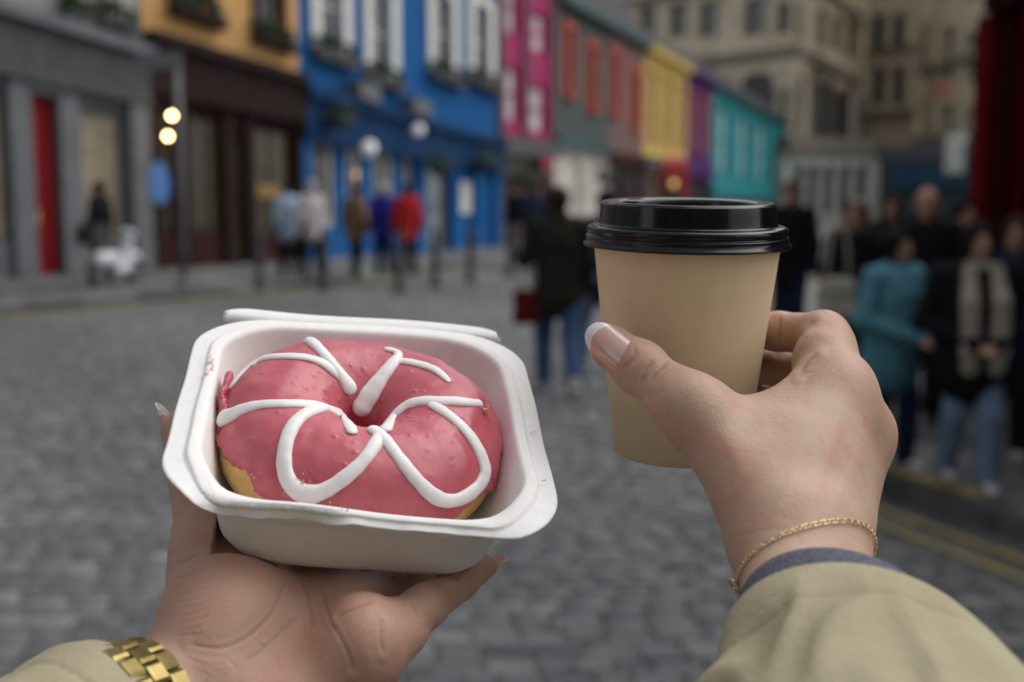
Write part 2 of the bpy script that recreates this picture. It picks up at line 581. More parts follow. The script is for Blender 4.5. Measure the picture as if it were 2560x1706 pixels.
class Face:
    """a street front between two plan points; u along it, w outwards, z up"""
    def __init__(self, p0, p1):
        self.p0 = V(*p0[:2]); self.p1 = V(*p1[:2]); self.t = unit(self.p1 - self.p0); self.L = float(np.linalg.norm(self.p1 - self.p0))
        self.n = V(self.t[1], -self.t[0])

    def pt(self, u, w, z):
        q = self.p0 + self.t * u + self.n * w
        return (q[0], q[1], z)

    def uz(self, px, py):
        r = P(px, py, 1.0) @ CMAT
        A = np.array([[r[0], -self.t[0]], [r[1], -self.t[1]]]); k, u = np.linalg.solve(A, self.p0 - CAM[:2])
        return u, CAM[2] + r[2] * k

    def rect(self, x0, y0, x1, y1):
        """pixel box -> (u0, u1, z0, z1) at the box's own left and right edges"""
        xm = (x0 + x1) / 2
        return self.uz(x0, (y0 + y1) / 2)[0], self.uz(x1, (y0 + y1) / 2)[0], self.uz(xm, y1)[1], self.uz(xm, y0)[1]

    def box(self, mb, u0, u1, w0, w1, z0, z1):
        q = [self.pt(u, w, z) for z in (z0, z1) for w in (w0, w1) for u in (u0, u1)]
        return mb.add(q, [(0, 1, 3, 2), (4, 6, 7, 5), (0, 4, 5, 1), (2, 3, 7, 6), (0, 2, 6, 4), (1, 5, 7, 3)])

    def part(self, name, m, parent, *boxes):
        mb = MB()
        for b_ in boxes: self.box(mb, *b_)
        return mb.build(name, m, parent)

    def wall(self, m, parent, z0, z1, holes, depth=7.0, w=0.0, reveal=.22, name='wall'):
        us = sorted({0.0, self.L, *[h[0] for h in holes], *[h[1] for h in holes]}); zs = sorted({z0, z1, *[h[2] for h in holes], *[h[3] for h in holes]})
        us = [u for u in us if -1e-6 <= u <= self.L + 1e-6]; zs = [z for z in zs if z0 - 1e-6 <= z <= z1 + 1e-6]
        mb = MB()
        for i in range(len(us) - 1):
            for j in range(len(zs) - 1):
                a, b_, c, d = us[i], us[i + 1], zs[j], zs[j + 1]; um, zm = (a + b_) / 2, (c + d) / 2
                if any(h[0] < um < h[1] and h[2] < zm < h[3] for h in holes): continue
                mb.add([self.pt(a, w, c), self.pt(b_, w, c), self.pt(b_, w, d), self.pt(a, w, d)], [(0, 1, 2, 3)])
        for a, b_, c, d in [h[:4] for h in holes]:
            a, b_, c, d = max(a, 0), min(b_, self.L), max(c, z0), min(d, z1)
            for q in ([(a, c), (a, d)], [(b_, d), (b_, c)], [(b_, c), (a, c)], [(a, d), (b_, d)]):
                mb.add([self.pt(q[0][0], w, q[0][1]), self.pt(q[0][0], w - reveal, q[0][1]), self.pt(q[1][0], w - reveal, q[1][1]), self.pt(q[1][0], w, q[1][1])], [(0, 1, 2, 3)])
        e = [self.pt(0, w, z0), self.pt(0, w - depth, z0), self.pt(self.L, w - depth, z0), self.pt(self.L, w, z0), self.pt(0, w, z1), self.pt(0, w - depth, z1), self.pt(self.L, w - depth, z1), self.pt(self.L, w, z1)]
        mb.add(e, [(0, 4, 5, 1), (1, 5, 6, 2), (2, 6, 7, 3), (4, 7, 6, 5)])
        return mb.build(name, m, parent)

    def window(self, parent, u0, u1, z0, z1, mf, mp, bars=(1, 2), surround=None, fr=.07, sill=None, w=0.0, back=.14, name='window'):
        mb = MB()
        self.box(mb, u0, u0 + fr, w - back - .03, w - back + .05, z0, z1); self.box(mb, u1 - fr, u1, w - back - .03, w - back + .05, z0, z1)
        self.box(mb, u0 + fr, u1 - fr, w - back - .03, w - back + .05, z0, z0 + fr); self.box(mb, u0 + fr, u1 - fr, w - back - .03, w - back + .05, z1 - fr, z1)
        for i in range(1, bars[0] + 1 if bars[0] > 1 else 1):
            uu_ = u0 + (u1 - u0) * i / (bars[0]); 
            if uu_ < u1 - .01: self.box(mb, uu_ - .02, uu_ + .02, w - back - .02, w - back + .035, z0 + fr, z1 - fr)
        for i in range(1, bars[1]):
            zz_ = z0 + (z1 - z0) * i / bars[1]; self.box(mb, u0 + fr, u1 - fr, w - back - .02, w - back + .04, zz_ - .03, zz_ + .03)
        o = mb.build(name, mf, parent)
        self.part('pane', mp, o, (u0 + fr * .5, u1 - fr * .5, w - back - .012, w - back - .002, z0 + fr * .5, z1 - fr * .5))
        if surround:
            s_, ms, pr = surround
            self.part('surround', ms, o, (u0 - s_, u0, w + .002, w + pr, z0 - s_ * .4, z1 + s_), (u1, u1 + s_, w + .002, w + pr, z0 - s_ * .4, z1 + s_), (u0, u1, w + .002, w + pr - .004, z1, z1 + s_))
        if sill:
            self.part('sill', sill, o, (u0 - .12, u1 + .12, w + .002, w + .16, z0 - .14, z0 - .02))
        return o


def shrub(c, rx, ry, rz, n, m, parent=None, name='foliage', leaf=.07, label=None, cat=None, group=None):
    """leaves spread through a rounded volume"""
    r = np.random.RandomState(abs(int(c[0] * 97 + c[1] * 31 + c[2] * 7)) % 9999); mb_v = []; mb_f = []
    for i in range(n):
        d = r.normal(size=3); d /= np.linalg.norm(d) + 1e-9; d *= r.uniform(.35, 1.0) ** .6
        p = V(*c) + d * V(rx, ry, rz) * (1 + .25 * math.sin(d[0] * 5 + c[0]) * math.cos(d[2] * 4))
        a = r.normal(size=3); a /= np.linalg.norm(a); b_ = np.cross(a, r.normal(size=3)); b_ /= np.linalg.norm(b_) + 1e-9; s_ = leaf * r.uniform(.6, 1.3); k_ = len(mb_v)
        mb_v += [p - a * s_, p + b_ * s_ * .45, p + a * s_, p - b_ * s_ * .45]; mb_f.append((k_, k_ + 1, k_ + 2, k_ + 3))
    o = obj(name, np.array(mb_v), np.array(mb_f), m, parent)
    if label: tag(o, label, cat, group)
    return o


def hanging(c, r_, label, group='hanging flower baskets on the shop fronts', m=None):
    t = empty('hanging_basket', (c[0], c[1], c[2] - r_))
    tag(t, label, 'flower basket', group)
    MB().lathe([(.0, -.5 * r_), (.35 * r_, -.45 * r_), (.62 * r_, -.15 * r_), (.7 * r_, .1 * r_), (.6 * r_, .1 * r_), (0, -.05 * r_)], 16, c).build('basket', m_iron, t, True)
    shrub((c[0], c[1], c[2] + .25 * r_), r_, r_, .7 * r_, 240, m or m_leaf, t, leaf=.06)
    mb = MB()
    for a in (0, 2.1, 4.2): mb.tube([V(c[0] + .6 * r_ * math.cos(a), c[1] + .6 * r_ * math.sin(a), c[2] + .1 * r_), V(c[0], c[1], c[2] + 2.1 * r_)], .008, 4)
    tag(mb.build('chain', m_iron, t), kind='stuff')
    return t


def box_planter(fc, u0, u1, z, parent, m, mb_m):
    o = fc.part('window_box', mb_m, parent, (u0, u1, .03, .28, z - .2, z))
    c = fc.pt((u0 + u1) / 2, .16, z + .10)
    d = fc.t
    q = shrub((0, 0, 0), (u1 - u0) / 2 + .1, .20, .24, 260, m, o, leaf=.075)
    # turn the leaf cloud along the front
    q.data.transform(Matrix.Translation(Vector(c) - Vector(ORG[o.name])) @ Matrix.Rotation(math.atan2(d[1], d[0]), 4, 'Z') @ Matrix.Translation(Vector(ORG[o.name])))
    return o


def building(name, label, p0, p1, cat='building', group=None):
    fc = Face(p0, p1); e = empty(name, (*((fc.p0 + fc.p1) / 2), 0)); tag(e, label, cat, group); return fc, e


def warp(fc, B, k0, k1):
    """the fronts climb with the street: heights scale from k0 at the left end of the front to k1 at the right"""
    org = ORG[B.name]
    def go(o):
        if o.type == 'MESH':
            n = len(o.data.vertices); co = np.empty(n * 3, np.float32); o.data.vertices.foreach_get('co', co); co = co.reshape(-1, 3)
            u = (co[:, :2] + org[:2] - fc.p0) @ fc.t; z = co[:, 2] + org[2]; k = k0 + (k1 - k0) * np.clip(u / fc.L, 0, 1)
            co[:, 2] = np.where(z > PZ, PZ + (z - PZ) * k, z) - org[2]; o.data.vertices.foreach_set('co', co.ravel()); o.data.update()
        for c in o.children: go(c)
    go(B)


def lean(fc, B, eave, x0, x1):
    warp(fc, B, fc.uz(x0, (x0 - 1385) * .556 + 2)[1] / eave, fc.uz(x1, (x1 - 1385) * .556 + 2)[1] / eave)


# ---- grey corner shop (far left)
m_grey = mat('grey_shopfront', (0.1326, 0.1365, 0.1443), .75, (0.1638, 0.1677, 0.1755), 3, spec=.15)
m_greyd = mat('grey_fascia', (0.0663, 0.06864, 0.07332), .75, (0.0936, 0.0936, 0.0975), 4, spec=.15)
m_stonewall = mat('pale_render', (0.312, 0.3042, 0.2808), .75, (0.2496, 0.2418, 0.2262), 2, spec=.15)
m_red = mat('red_door', (.24, .004, .005), .6, (.20, .004, .005), 4, spec=.15)
m_cream = mat('shop_interior', (.26, .22, .15), .6, (.14, .11, .07), 4, emit=(.40, .31, .19), estr=.10)
fc, B = building('shop_building', 'grey shopfront with a tall red door at the far left', FLN[0], FLN[2])
uz = lambda x, y: fc.uz(x, y)
z_f0, z_f1 = 3.55, 4.55
du0, du1, dz0, dz1 = fc.rect(62, 205, 160, 696)
r0 = fc.rect(78, 245, 148, 696)
holes = [(r0[0], r0[1], PZ, r0[3]), (fc.uz(192, 400)[0], fc.uz(312, 400)[0], .75, 3.3), (fc.uz(-150, 400)[0], fc.uz(22, 400)[0], .75, 3.3)]
uph = [fc.rect(205, -160, 272, 20), fc.rect(-60, -190, 40, -40)]
fc.wall(m_grey, B, 0, z_f0, holes)
fc.wall(m_stonewall, B, z_f0 + .003, 11, [], w=-.02, name='upper_wall')
d = fc.part('door', m_red, B, (r0[0] + .05, r0[1] - .05, -.14, -.08, PZ + .02, r0[3] - .02))
fc.part('door_panel', m_red, d, (r0[0] + .18, r0[1] - .18, -.079, -.06, .4, 1.2), (r0[0] + .18, r0[1] - .18, -.079, -.06, 1.45, 2.3))
fc.part('handle', mat('brass', (.6, .45, .2), .3, metal=1), d, (r0[0] + .12, r0[0] + .16, -.079, -.03, 1.05, 1.3))
fc.part('door_surround', m_grey, B, (r0[0] - .42, r0[0], .002, .14, PZ, r0[3] + .5), (r0[1], r0[1] + .42, .002, .14, PZ, r0[3] + .5), (r0[0], r0[1], .002, .12, r0[3], r0[3] + .5))
for h in holes[1:]:
    fc.window(B, h[0], h[1], h[2], h[3], m_grey, m_cream, (1, 1), fr=.09, name='shop_window')
fc.part('pilaster', m_grey, B, (fc.uz(318, 400)[0], fc.uz(362, 400)[0], .002, .2, PZ, z_f0))
fc.part('fascia', m_greyd, B, (0, fc.L - .02, .004, .24, z_f0, z_f1)); fc.part('cornice', m_grey, B, (0, fc.L, .006, .42, z_f1, z_f1 + .22))
for i, (x0, x1) in enumerate(((150, 215), (235, 330))):
    u0, u1 = fc.uz(x0, 60)[0], fc.uz(x1, 60)[0]
    fc.window(B, u0 + .2, u1 - .2, 5.2, 7.4, m_white, m_glass, (2, 2), w=.10, back=.02)
    box_planter(fc, u0, u1, 5.0 + .15 * i, B, m_leaf2 if i else m_leaf, m_greyd)

warp(fc, B, 1.16, .935)

# ---- orange house with a dark brown shop
m_orange = mat('orange_render', (.60, .35, .14), .75, (.54, .30, .11), 2, spec=.15)
m_brown = mat('dark_brown_paint', (0.01716, 0.00936, 0.00858), .75, (0.0273, 0.01404, 0.0117), 5, spec=.15)
m_maroon = mat('maroon_paint', (0.0351, 0.00936, 0.01092), .75, (0.0468, 0.01404, 0.01404), 4, spec=.15)
m_warm = mat('dim_interior', (.030, .026, .018), .25, (.065, .055, .032), 1.6, emit=(.42, .30, .12), estr=.02)
fc, B = building('shop_building', 'orange house above a dark brown shop hung with two glowing lamps', FLN[2], FLN[3])
z_a = fc.uz(560, 640)[1]
za, zb = 3.15, 4.2
wn = [(fc.uz(428, 60)[0], fc.uz(536, 60)[0]), (fc.uz(634, 60)[0], fc.uz(712, 60)[0])]
wins = [(a + .1, b_ - .1, zb + .75, zb + 3.1) for a, b_ in wn]
sh = [(fc.uz(x0, 450)[0], fc.uz(x1, 450)[0], .7, 2.95) for x0, x1 in ((480, 560), (628, 735))] + [(fc.uz(392, 450)[0], fc.uz(442, 450)[0], .7, 2.95)]
dr = (fc.uz(572, 450)[0], fc.uz(618, 450)[0], PZ, 2.75)
fc.wall(m_maroon, B, 0, za, sh + [dr]); fc.wall(m_orange, B, za + .003, 11, wins, name='upper_wall')
for h in wins: fc.window(B, *h, m_maroon, m_glass, (2, 2), surround=(.16, m_maroon, .05))
for h in sh: fc.window(B, *h, m_brown, m_warm, (2, 1), name='shop_window')
fc.window(B, *dr, m_brown, m_warm, (1, 2), name='door')
fc.part('fascia', m_brown, B, (0, fc.L, .004, .26, za, zb - .2)); fc.part('cornice', m_brown, B, (0, fc.L - .01, .006, .42, zb - .2, zb))
for a, b_ in wn: box_planter(fc, a - .1, b_ + .15, zb + .62, B, m_leaf, m_brown)
m_glow = mat('warm_display_light', (.16, .09, .03), .6, (.10, .05, .02), 6, emit=(1.0, .52, .14), estr=.07)
for x0, x1, y0, y1 in ((645, 712, 468, 500), (588, 604, 330, 350)):
    q = fc.rect(x0, y0, x1, y1); fc.part('display_light', m_glow, B, (q[0], q[1], -.13, -.09, q[2], q[3]))
for x in (380, 462, 566, 622, 748):
    u = fc.uz(x, 450)[0]; fc.part('pilaster', m_brown, B, (u - .12, u + .12, .003, .12, PZ, za))

warp(fc, B, 1.15, 1.0)

# ---- blue house
m_blue = mat('blue_paint', (0.00936, 0.0897, 0.2652), .75, (0.01248, 0.1053, 0.2964), 3, spec=.15)
m_blued = mat('dark_blue_paint', (0.00624, 0.0351, 0.1014), .75, (0.00936, 0.0468, 0.1248), 3, spec=.15)
m_bluegl = mat('blue_shop_glass', (.03, .034, .034), .12, (.09, .08, .065), 1.8, spec=.6)
fc, B = building('shop_building', 'bright blue house and shop with white framed upper windows', FLN[3], FLN[4])
za, zb = 2.75, 3.35
wr = [(768, -40, 884, 160), (903, -30, 1000, 222), (1062, 40, 1152, 215), (1166, 95, 1238, 232)]
wins = []
for (x0, y0, x1, y1) in wr:
    u0, u1, z0, z1 = fc.rect(x0, y0, x1, y1); k_ = (u1 - u0)
    kb_ = 1.18 + (.88 - 1.18) * (u0 + u1) / 2 / fc.L
    wins.append((u0 + .26 * k_, u1 - .26 * k_, (z0 + .35) / kb_, (max(z1, z0 + 2.6) - .3) / kb_))
w2 = [(a, b_, d + .95, d + 3.0) for a, b_, c, d in wins]
shp = [(fc.uz(a, 450)[0], fc.uz(b_, 450)[0], .75, 2.5) for a, b_ in ((775, 838), (868, 905), (934, 985), (1005, 1030))]
dr = (fc.uz(1068, 450)[0], fc.uz(1122, 450)[0], PZ, 2.45)
fc.wall(m_blue, B, 0, za, shp + [dr]); fc.wall(m_blue, B, za + .003, 13, wins + w2, name='upper_wall')
for (h, (x0, y0, x1, y1)) in list(zip(wins, wr)) + list(zip(w2, wr)):
    fc.window(B, *h, m_white, m_glass, (1, 2), surround=(.30, m_white, .07), sill=m_white, fr=.10)
for (x0, y0, x1, y1), (a, b_, c, d) in zip(wr, wins): box_planter(fc, a - .32, b_ + .32, c - .10, B, m_leaf2, m_greyd)
for h in shp: fc.window(B, *h, m_white, m_bluegl, (1, 1), fr=.13, name='shop_window')
fc.window(B, *dr, m_grey, m_glass_g, (1, 2), name='door')
fc.part('fascia', m_blued, B, (0, fc.L, .004, .24, za - .35, zb - .15)); fc.part('cornice', m_blued, B, (0, fc.L - .01, .006, .40, zb - .15, zb + .05))
for x in (762, 1040, 1132, 1192, 1236):
    u = fc.uz(x, 450)[0]; fc.part('pilaster', m_blue, B, (u - .16, u + .16, .003, .13, PZ, za - .35))
u = fc.uz(1160, 500)[0]; fc.part('notice_board', m_white, B, (u - .22, u + .22, .003, .06, 1.1, 2.0))
for x, y in ((888, 245), (1020, 262)):
    u, z = fc.uz(x, y); fc.part('planter', m_grey, B, (u - .35, u + .35, .05, .5, zb + .055, zb + .42))

warp(fc, B, 1.18, .88)

# ---- pink house
m_pink = mat('magenta_paint', (0.312, 0.02184, 0.0975), .75, (0.2808, 0.0234, 0.0936), 3, spec=.15)
m_pinkp = mat('mauve_stone', (0.1131, 0.0585, 0.0819), .75, (0.1326, 0.0741, 0.0936), 3, spec=.15)
m_pane_p = mat('pale_pane', (.60, .52, .56), .2, (.50, .43, .47), 2, spec=.5)
m_dshop = mat('dark_shop', (.030, .022, .026), .4, (.075, .035, .045), 1.2)
fc, B = building('shop_building', 'tall magenta pink house with two columns of pale windows', FLN[4], FLN[5])
za = fc.uz(1315, 345)[1]
rows = [(1254, 165, 1296, 306), (1326, 214, 1364, 333), (1259, -60, 1294, 84), (1332, 35, 1366, 132), (1332, -150, 1366, -40)]
wins = [fc.rect(*q) for q in rows]
sh = [(fc.uz(1258, 450)[0], fc.uz(1300, 450)[0], .7, 2.0), (fc.uz(1332, 450)[0], fc.uz(1372, 450)[0], .7, 2.0)]
fc.wall(m_dshop, B, 0, za, sh); fc.wall(m_pink, B, za + .003, 14, wins, name='upper_wall')
for h in wins: fc.window(B, *h, m_pink, m_pane_p, (1, 2), fr=.07)
for h in sh: fc.window(B, *h, m_maroon, m_bluegl, (1, 1), name='shop_window')
fc.part('fascia', m_greyd, B, (0, fc.L, .004, .25, za - .55, za - .05)); u = fc.uz(1345, 395)[0]
fc.part('shop_sign', mat('crimson_sign', (.22, .008, .035), .5), B, (u - .5, u + .5, .26, .33, za - .95, za - .5))
for x in (1250, 1310, 1378):
    u = fc.uz(x, 250)[0]; fc.part('pilaster', m_pinkp, B, (u - .2, u + .2, .003, .10, za, 13.9))

# ---- green grey house with red windows (two fronts), white shop below
m_green = mat('grey_green_render', (0.0585, 0.0741, 0.07176), .75, (0.0741, 0.0858, 0.0819), 2, spec=.15)
m_redw = mat('brick_red_paint', (.40, .085, .062), .7, (.35, .07, .05), 4, spec=.15)
m_pane_r = mat('rosy_pane', (.50, .36, .35), .2, (.40, .26, .25), 2, spec=.5)
m_teald = mat('dark_teal_paint', (.020, .060, .058), .55)
m_wshop = mat('cream_white_shop', (.56, .53, .50), .6, (.44, .38, .33), 1.5)
p56 = FLN[5] + (FLN[6] - FLN[5]) * .56
for nm, a_, b_, qs, mw, lab, mshop in (
        ('shop_building', FLN[5], p56, [(1403, 36, 1437, 268), (1464, 75, 1495, 298)], m_green, 'grey green house with red window frames over a cream white shop', m_wshop),
        ('shop_building', p56, FLN[6], [(1520, 110, 1552, 320), (1575, 150, 1602, 342)], mat('russet_render', (.125, .060, .055), .7, (.15, .075, .065), 2), 'russet house with red windows between the grey green and yellow houses', m_dshop)):
    fc, B = building(nm, lab, a_, b_)
    wins = [fc.rect(*q) for q in qs]
    wins = [(a + (b2 - a) * .22, b2 - (b2 - a) * .22, c + .5, d - .35) for a, b2, c, d in wins]
    za = min(h[2] for h in wins) - .9; eave = fc.uz((qs[0][0] + qs[0][2]) / 2, qs[0][1] - 26)[1]
    sh = [(.5, fc.L * .45, .7, za - .75), (fc.L * .55, fc.L - .4, .5, za - .75)]
    fc.wall(mshop, B, 0, za - .3, sh); fc.wall(mw, B, za - .297, eave, wins, name='upper_wall')
    for h in wins: fc.window(B, *h, m_redw, m_pane_r, (1, 2), surround=(.26, m_redw, .06), sill=m_redw, fr=.10)
    for h in sh: fc.window(B, *h, mshop, m_wshop if mshop is m_wshop else m_bluegl, (1, 1), name='shop_window')
    fc.part('fascia', m_teald if mshop is m_wshop else m_maroon, B, (0, fc.L, .004, .22, za - .62, za - .25))
    fc.part('eaves', m_teald, B, (0, fc.L, .003, .35, eave, eave + .28))
    fc.part('roof', m_slate, B, (0.01, fc.L, -6, -.4, eave + .282, eave + 1.5))
    lean(fc, B, eave, 1385 if mshop is m_wshop else 1508, 1508 if mshop is m_wshop else 1605)

# ---- yellow, purple and teal houses
m_yel = mat('yellow_paint_wall', (.58, .41, .12), .7, (.50, .34, .10), 3, spec=.15)
m_pane_y = mat('blush_pane', (.58, .38, .30), .3, (.48, .27, .22), 2)
m_pur = mat('purple_paint', (0.0663, 0.01716, 0.117), .75, (0.0858, 0.0234, 0.1248), 3, spec=.15)
m_mag = mat('wine_paint', (.30, .05, .09), .7, (.34, .08, .11), 3, spec=.15)
m_teal = mat('teal_paint', (.030, .24, .26), .7, (.04, .27, .285), 3, spec=.15)
m_pane_t = mat('pale_teal_pane', (.30, .50, .51), .3, (.24, .43, .45), 2)
for a_, b_, mw, mf, mp, x0, x1, eave_px, bot_px, nwin, lab in (
        (FLN[6], FLN[7], m_yel, m_yel, m_pane_y, 1605, 1712, (1655, 160), (1660, 400), 3, 'mustard yellow house halfway along the row'),
        (FLN[7], FLN[8], m_pur, m_mag, m_pane_r, 1712, 1775, (1742, 222), (1742, 420), 2, 'narrow purple house between the yellow and teal ones'),
        (FLN[8], FLN[9], m_teal, m_teal, m_pane_t, 1775, 1960, (1850, 268), (1850, 470), 4, 'turquoise house at the far end of the row')):
    fc, B = building('shop_building', lab, a_, b_)
    eave = fc.uz(*eave_px)[1]; zb = fc.uz(*bot_px)[1]; n_ = nwin; wins = []
    for i in range(n_):
        u0 = fc.L * (i + .24) / n_; wins.append((u0, u0 + fc.L / n_ * .52, zb + .45, eave - .55))
    fc.wall(m_dshop if mw is not m_teal else m_teal, B, 0, zb, [(.4, fc.L - .4, .5, max(zb - .6, 1.0))]); fc.wall(mw, B, zb + .003, eave, wins, name='upper_wall')
    for h in wins: fc.window(B, *h, mf, mp, (1, 2), surround=(.14, mf, .05), fr=.09)
    fc.window(B, .4, fc.L - .4, .5, max(zb - .6, 1.0), mw, m_bluegl if mw is not m_teal else m_pane_t, (4, 1), name='shop_window')
    fc.part('fascia', mw if mw is not m_yel else m_greyd, B, (0, fc.L, .004, .2, zb - .5, zb - .05))
    fc.part('eaves', mw if mw is not m_teal else m_teald, B, (0, fc.L, .003, .3, eave, eave + .25)); fc.part('roof', m_slate, B, (0.01, fc.L, -6, -.4, eave + .252, eave + 1.0))
    lean(fc, B, eave, x0, x1)

# ---- sandstone buildings on the terrace behind
m_sand = mat('sandstone', (.56, .48, .355), .85, (.41, .345, .25), .35, bump=.02, bscale=1.2, detail=8)
m_sandp = mat('pale_sandstone', (.54, .48, .37), .85, (.42, .365, .28), .35, bump=.02, bscale=1.2, detail=8)
m_sandd = mat('weathered_sandstone', (.13, .115, .09), .85, (.19, .165, .125), .4, detail=8)
m_dark2 = mat('dark_opening', (.010, .010, .010), .5)


def pd(px, d): return V((px - 1280) / FPX * d, d)


def arch(fc, parent, u0, u1, z0, z1, m):
    """round-headed dark opening with a stone ring"""
    r_ = (u1 - u0) / 2; uc = (u0 + u1) / 2; n = 14; zs_ = z1 - r_
    pts = [(u0, z0)] + [(uc - r_ * math.cos(t), zs_ + r_ * math.sin(t)) for t in np.linspace(0, math.pi, n)] + [(u1, z0)]
    o = obj('archway', np.array([fc.pt(u, .02, z) for u, z in pts]), [tuple(range(len(pts)))], m_dark2, parent)
    mb = MB()
    for i in range(n - 1):
        t0, t1 = math.pi * i / (n - 1), math.pi * (i + 1) / (n - 1)
        q = [(uc - k * math.cos(t), zs_ + k * math.sin(t)) for t in (t0, t1) for k in (r_, r_ + .4)]
        mb.add([fc.pt(u, w, z) for w in (.021, .16) for u, z in q], [(4, 5, 7, 6), (0, 4, 6, 2), (1, 3, 7, 5)])
    mb.build('voussoir_ring', m, o)
    return o


def stone_front(label, a_, b_, H, m, rows, string=None, arches=(), darkcols=(), z0=0.0, frame=None, deep=9):
    fc, B = building('stone_building', label, a_, b_)
    wins = [fc.rect(*q) for q in rows]
    fc.wall(m, B, z0, H, wins, depth=deep, reveal=.4)
    for h in wins: fc.window(B, *h, frame or m_sandd, m_glass, (2, 2), fr=.08, back=.3, surround=(.22, m, .10))
    for x0, y0, x1, y1 in arches: 
        q = fc.rect(x0, y0, x1, y1); arch(fc, B, *q, m_sandp)
    for x0, y0, x1, y1 in darkcols:
        q = fc.rect(x0, y0, x1, y1); fc.part('opening', m_dark2, B, (q[0], q[1], .003, .05, q[2], q[3]))
        fc.part('pier', m_sandd, B, (q[1] + .05, q[1] + .5, .004, .5, q[2] - 1, q[3] + .3))
    for u_ in np.arange(1.2, fc.L - .6, 3.1):
        if all(abs(u_ + .2 - (h[0] + h[1]) / 2) > (h[1] - h[0]) / 2 + .5 for h in wins): fc.part('pier', m, B, (u_, u_ + .42, .006, .30, z0, H))
    if string:
        zz_ = fc.uz(*string)[1]; fc.part('ledge', m_sandd, B, (0, fc.L, .007, .36, zz_ + 4.4, zz_ + 4.75))
        zz_ = fc.uz(*string)[1]; fc.part('string_course', m_sandd, B, (0, fc.L, .005, .55, zz_ - .35, zz_ + .25))
        fc.part('band', m, B, (0, fc.L, .004, .18, zz_ - 1.1, zz_ - .36))
    return fc, B


c_a, c_b, c_c = pd(1380, 92), pd(1990, 72), pd(2160, 96)
lf = [(1600, 10, 1645, 96), (1675, 8, 1722, 94), (1748, 0, 1800, 92), (1862, -6, 1920, 88), (1943, 4, 1978, 84), (1600, -160, 1640, -60), (1690, -160, 1730, -60), (1752, -170, 1797, -60), (1866, -170, 1916, -60)]
stone_front('weathered sandstone building with a dark round arch above the terrace', c_a, c_b, 18, m_sand, lf, (1860, 142), deep=.8, arches=[(1852, 172, 1940, 350), (1952, 215, 1986, 340), (1752, 180, 1828, 340)])
rf_ = [(2006 + i * 36, 10 + i * 14, 2030 + i * 36, 100 + i * 14) for i in range(4)] + [(2010 + i * 36, -130 + i * 12, 2028 + i * 36, -40 + i * 12) for i in range(4)]
stone_front('shaded side of the sandstone building with tall dark openings', c_b + V(.02, .02), c_c, 18, m_sand, rf_, (2070, 170), deep=.8, darkcols=[(1996, 190, 2016, 335), (2034, 208, 2062, 345), (2082, 228, 2106, 352), (2122, 245, 2144, 360)])
stone_front('pale sandstone tower block right of the arched building', pd(2150, 88), pd(2284, 84), 20, m_sandp,
            [(2180 + 50 * i, y0, 2212 + 50 * i, y1) for i in range(2) for y0, y1 in ((-120, -30), (36, 128), (168, 262))], (2215, 290), frame=m_grey)
stone_front('tall sandstone tenement with grey sash windows beside the red shop', pd(2286, 80), pd(2480, 66), 22, m_sand,
            [(2292 + 62 * i, y0 + 10 * i, 2324 + 62 * i, y1 + 10 * i) for i in range(3) for y0, y1 in ((-120, -20), (60, 190), (250, 330))], (2360, 350), frame=m_white)
fc, B = building('shop_building', 'far pale grey arcade of shops below the sandstone buildings', pd(1950, 64), pd(2190, 70))
m_arc = mat('grey_green_stone', (.40, .42, .39), .8, (.32, .34, .31), 1)
hh = fc.uz(2060, 385)[1]
fc.wall(m_arc, B, 0, hh, [])
for x in (1985, 2020, 2058, 2098, 2138):
    q = fc.rect(x, 408, x + 22, 520); arch(fc, B, q[0], q[1], .3, q[3], m_arc)
fc.part('parapet', m_sandd, B, (0, fc.L, -.5, .4, hh + .003, hh + .9))
fc, B = building('shop_building', 'far dark shop with a deep blue sign at the end of the street', pd(2192, 60), pd(2470, 52))
hh = fc.uz(2300, 400)[1]
fc.wall(m_dshop, B, 0, hh, [(.5, fc.L - .5, .5, hh - 1.5)])
fc.window(B, .5, fc.L - .5, .5, hh - 1.5, m_blued, m_bluegl, (6, 1), name='shop_window')
fc.part('shop_sign', mat('deep_blue_sign', (.012, .042, .085), .5), B, (1.2, fc.L, .004, .25, hh - 1.3, hh - .1)); fc.part('roof', m_slate, B, (0, fc.L, -5, .3, hh + .003, hh + .7))
u, z = fc.uz(2405, 385); fc.part('hanging_sign', m_white, B, (u - .7, u + .6, .26, .36, z - .85, z + .9))
u, z = fc.uz(2385, 226)
tag(shrub(tuple(fc.pt(u, .6, z)), .45, .45, .35, 160, mat('red_flower', (.30, .012, .012), .6), None, 'flower_basket', .08), 'small red flower display high on the far tenement', 'flowers')

# ---- dark red shop at the right
m_dred = mat('oxblood_paint', (.105, .0025, .003), .8, (.13, .004, .004), 3, spec=.04)
m_dred2 = mat('dark_oxblood', (.022, .0015, .0015), .8, (.03, .002, .002), 3, spec=.04)
fc, B = building('shop_building', 'dark red shopfront cut off by the right edge', (4.42, 11.35), (4.42, 1.5))
fc.wall(m_dred, B, 0, 5.6, [(.75, 3.4, .6, 3.1), (4.4, 8.5, .6, 3.1)], depth=6)
for h in ((.75, 3.4, .6, 3.1), (4.4, 8.5, .6, 3.1)): fc.window(B, *h, m_dred2, m_glass, (2, 1), name='shop_window')
fc.part('pilaster', m_dred, B, (.02, .34, .003, .12, PZ, 3.3)); fc.part('pilaster', m_dred2, B, (.36, .70, .003, .06, PZ, 3.3))
fc.part('fascia', m_dred2, B, (0.36, fc.L, .004, .2, 3.3, 4.3)); fc.part('cornice', m_dred, B, (0, fc.L, .006, .35, 4.3, 4.5))

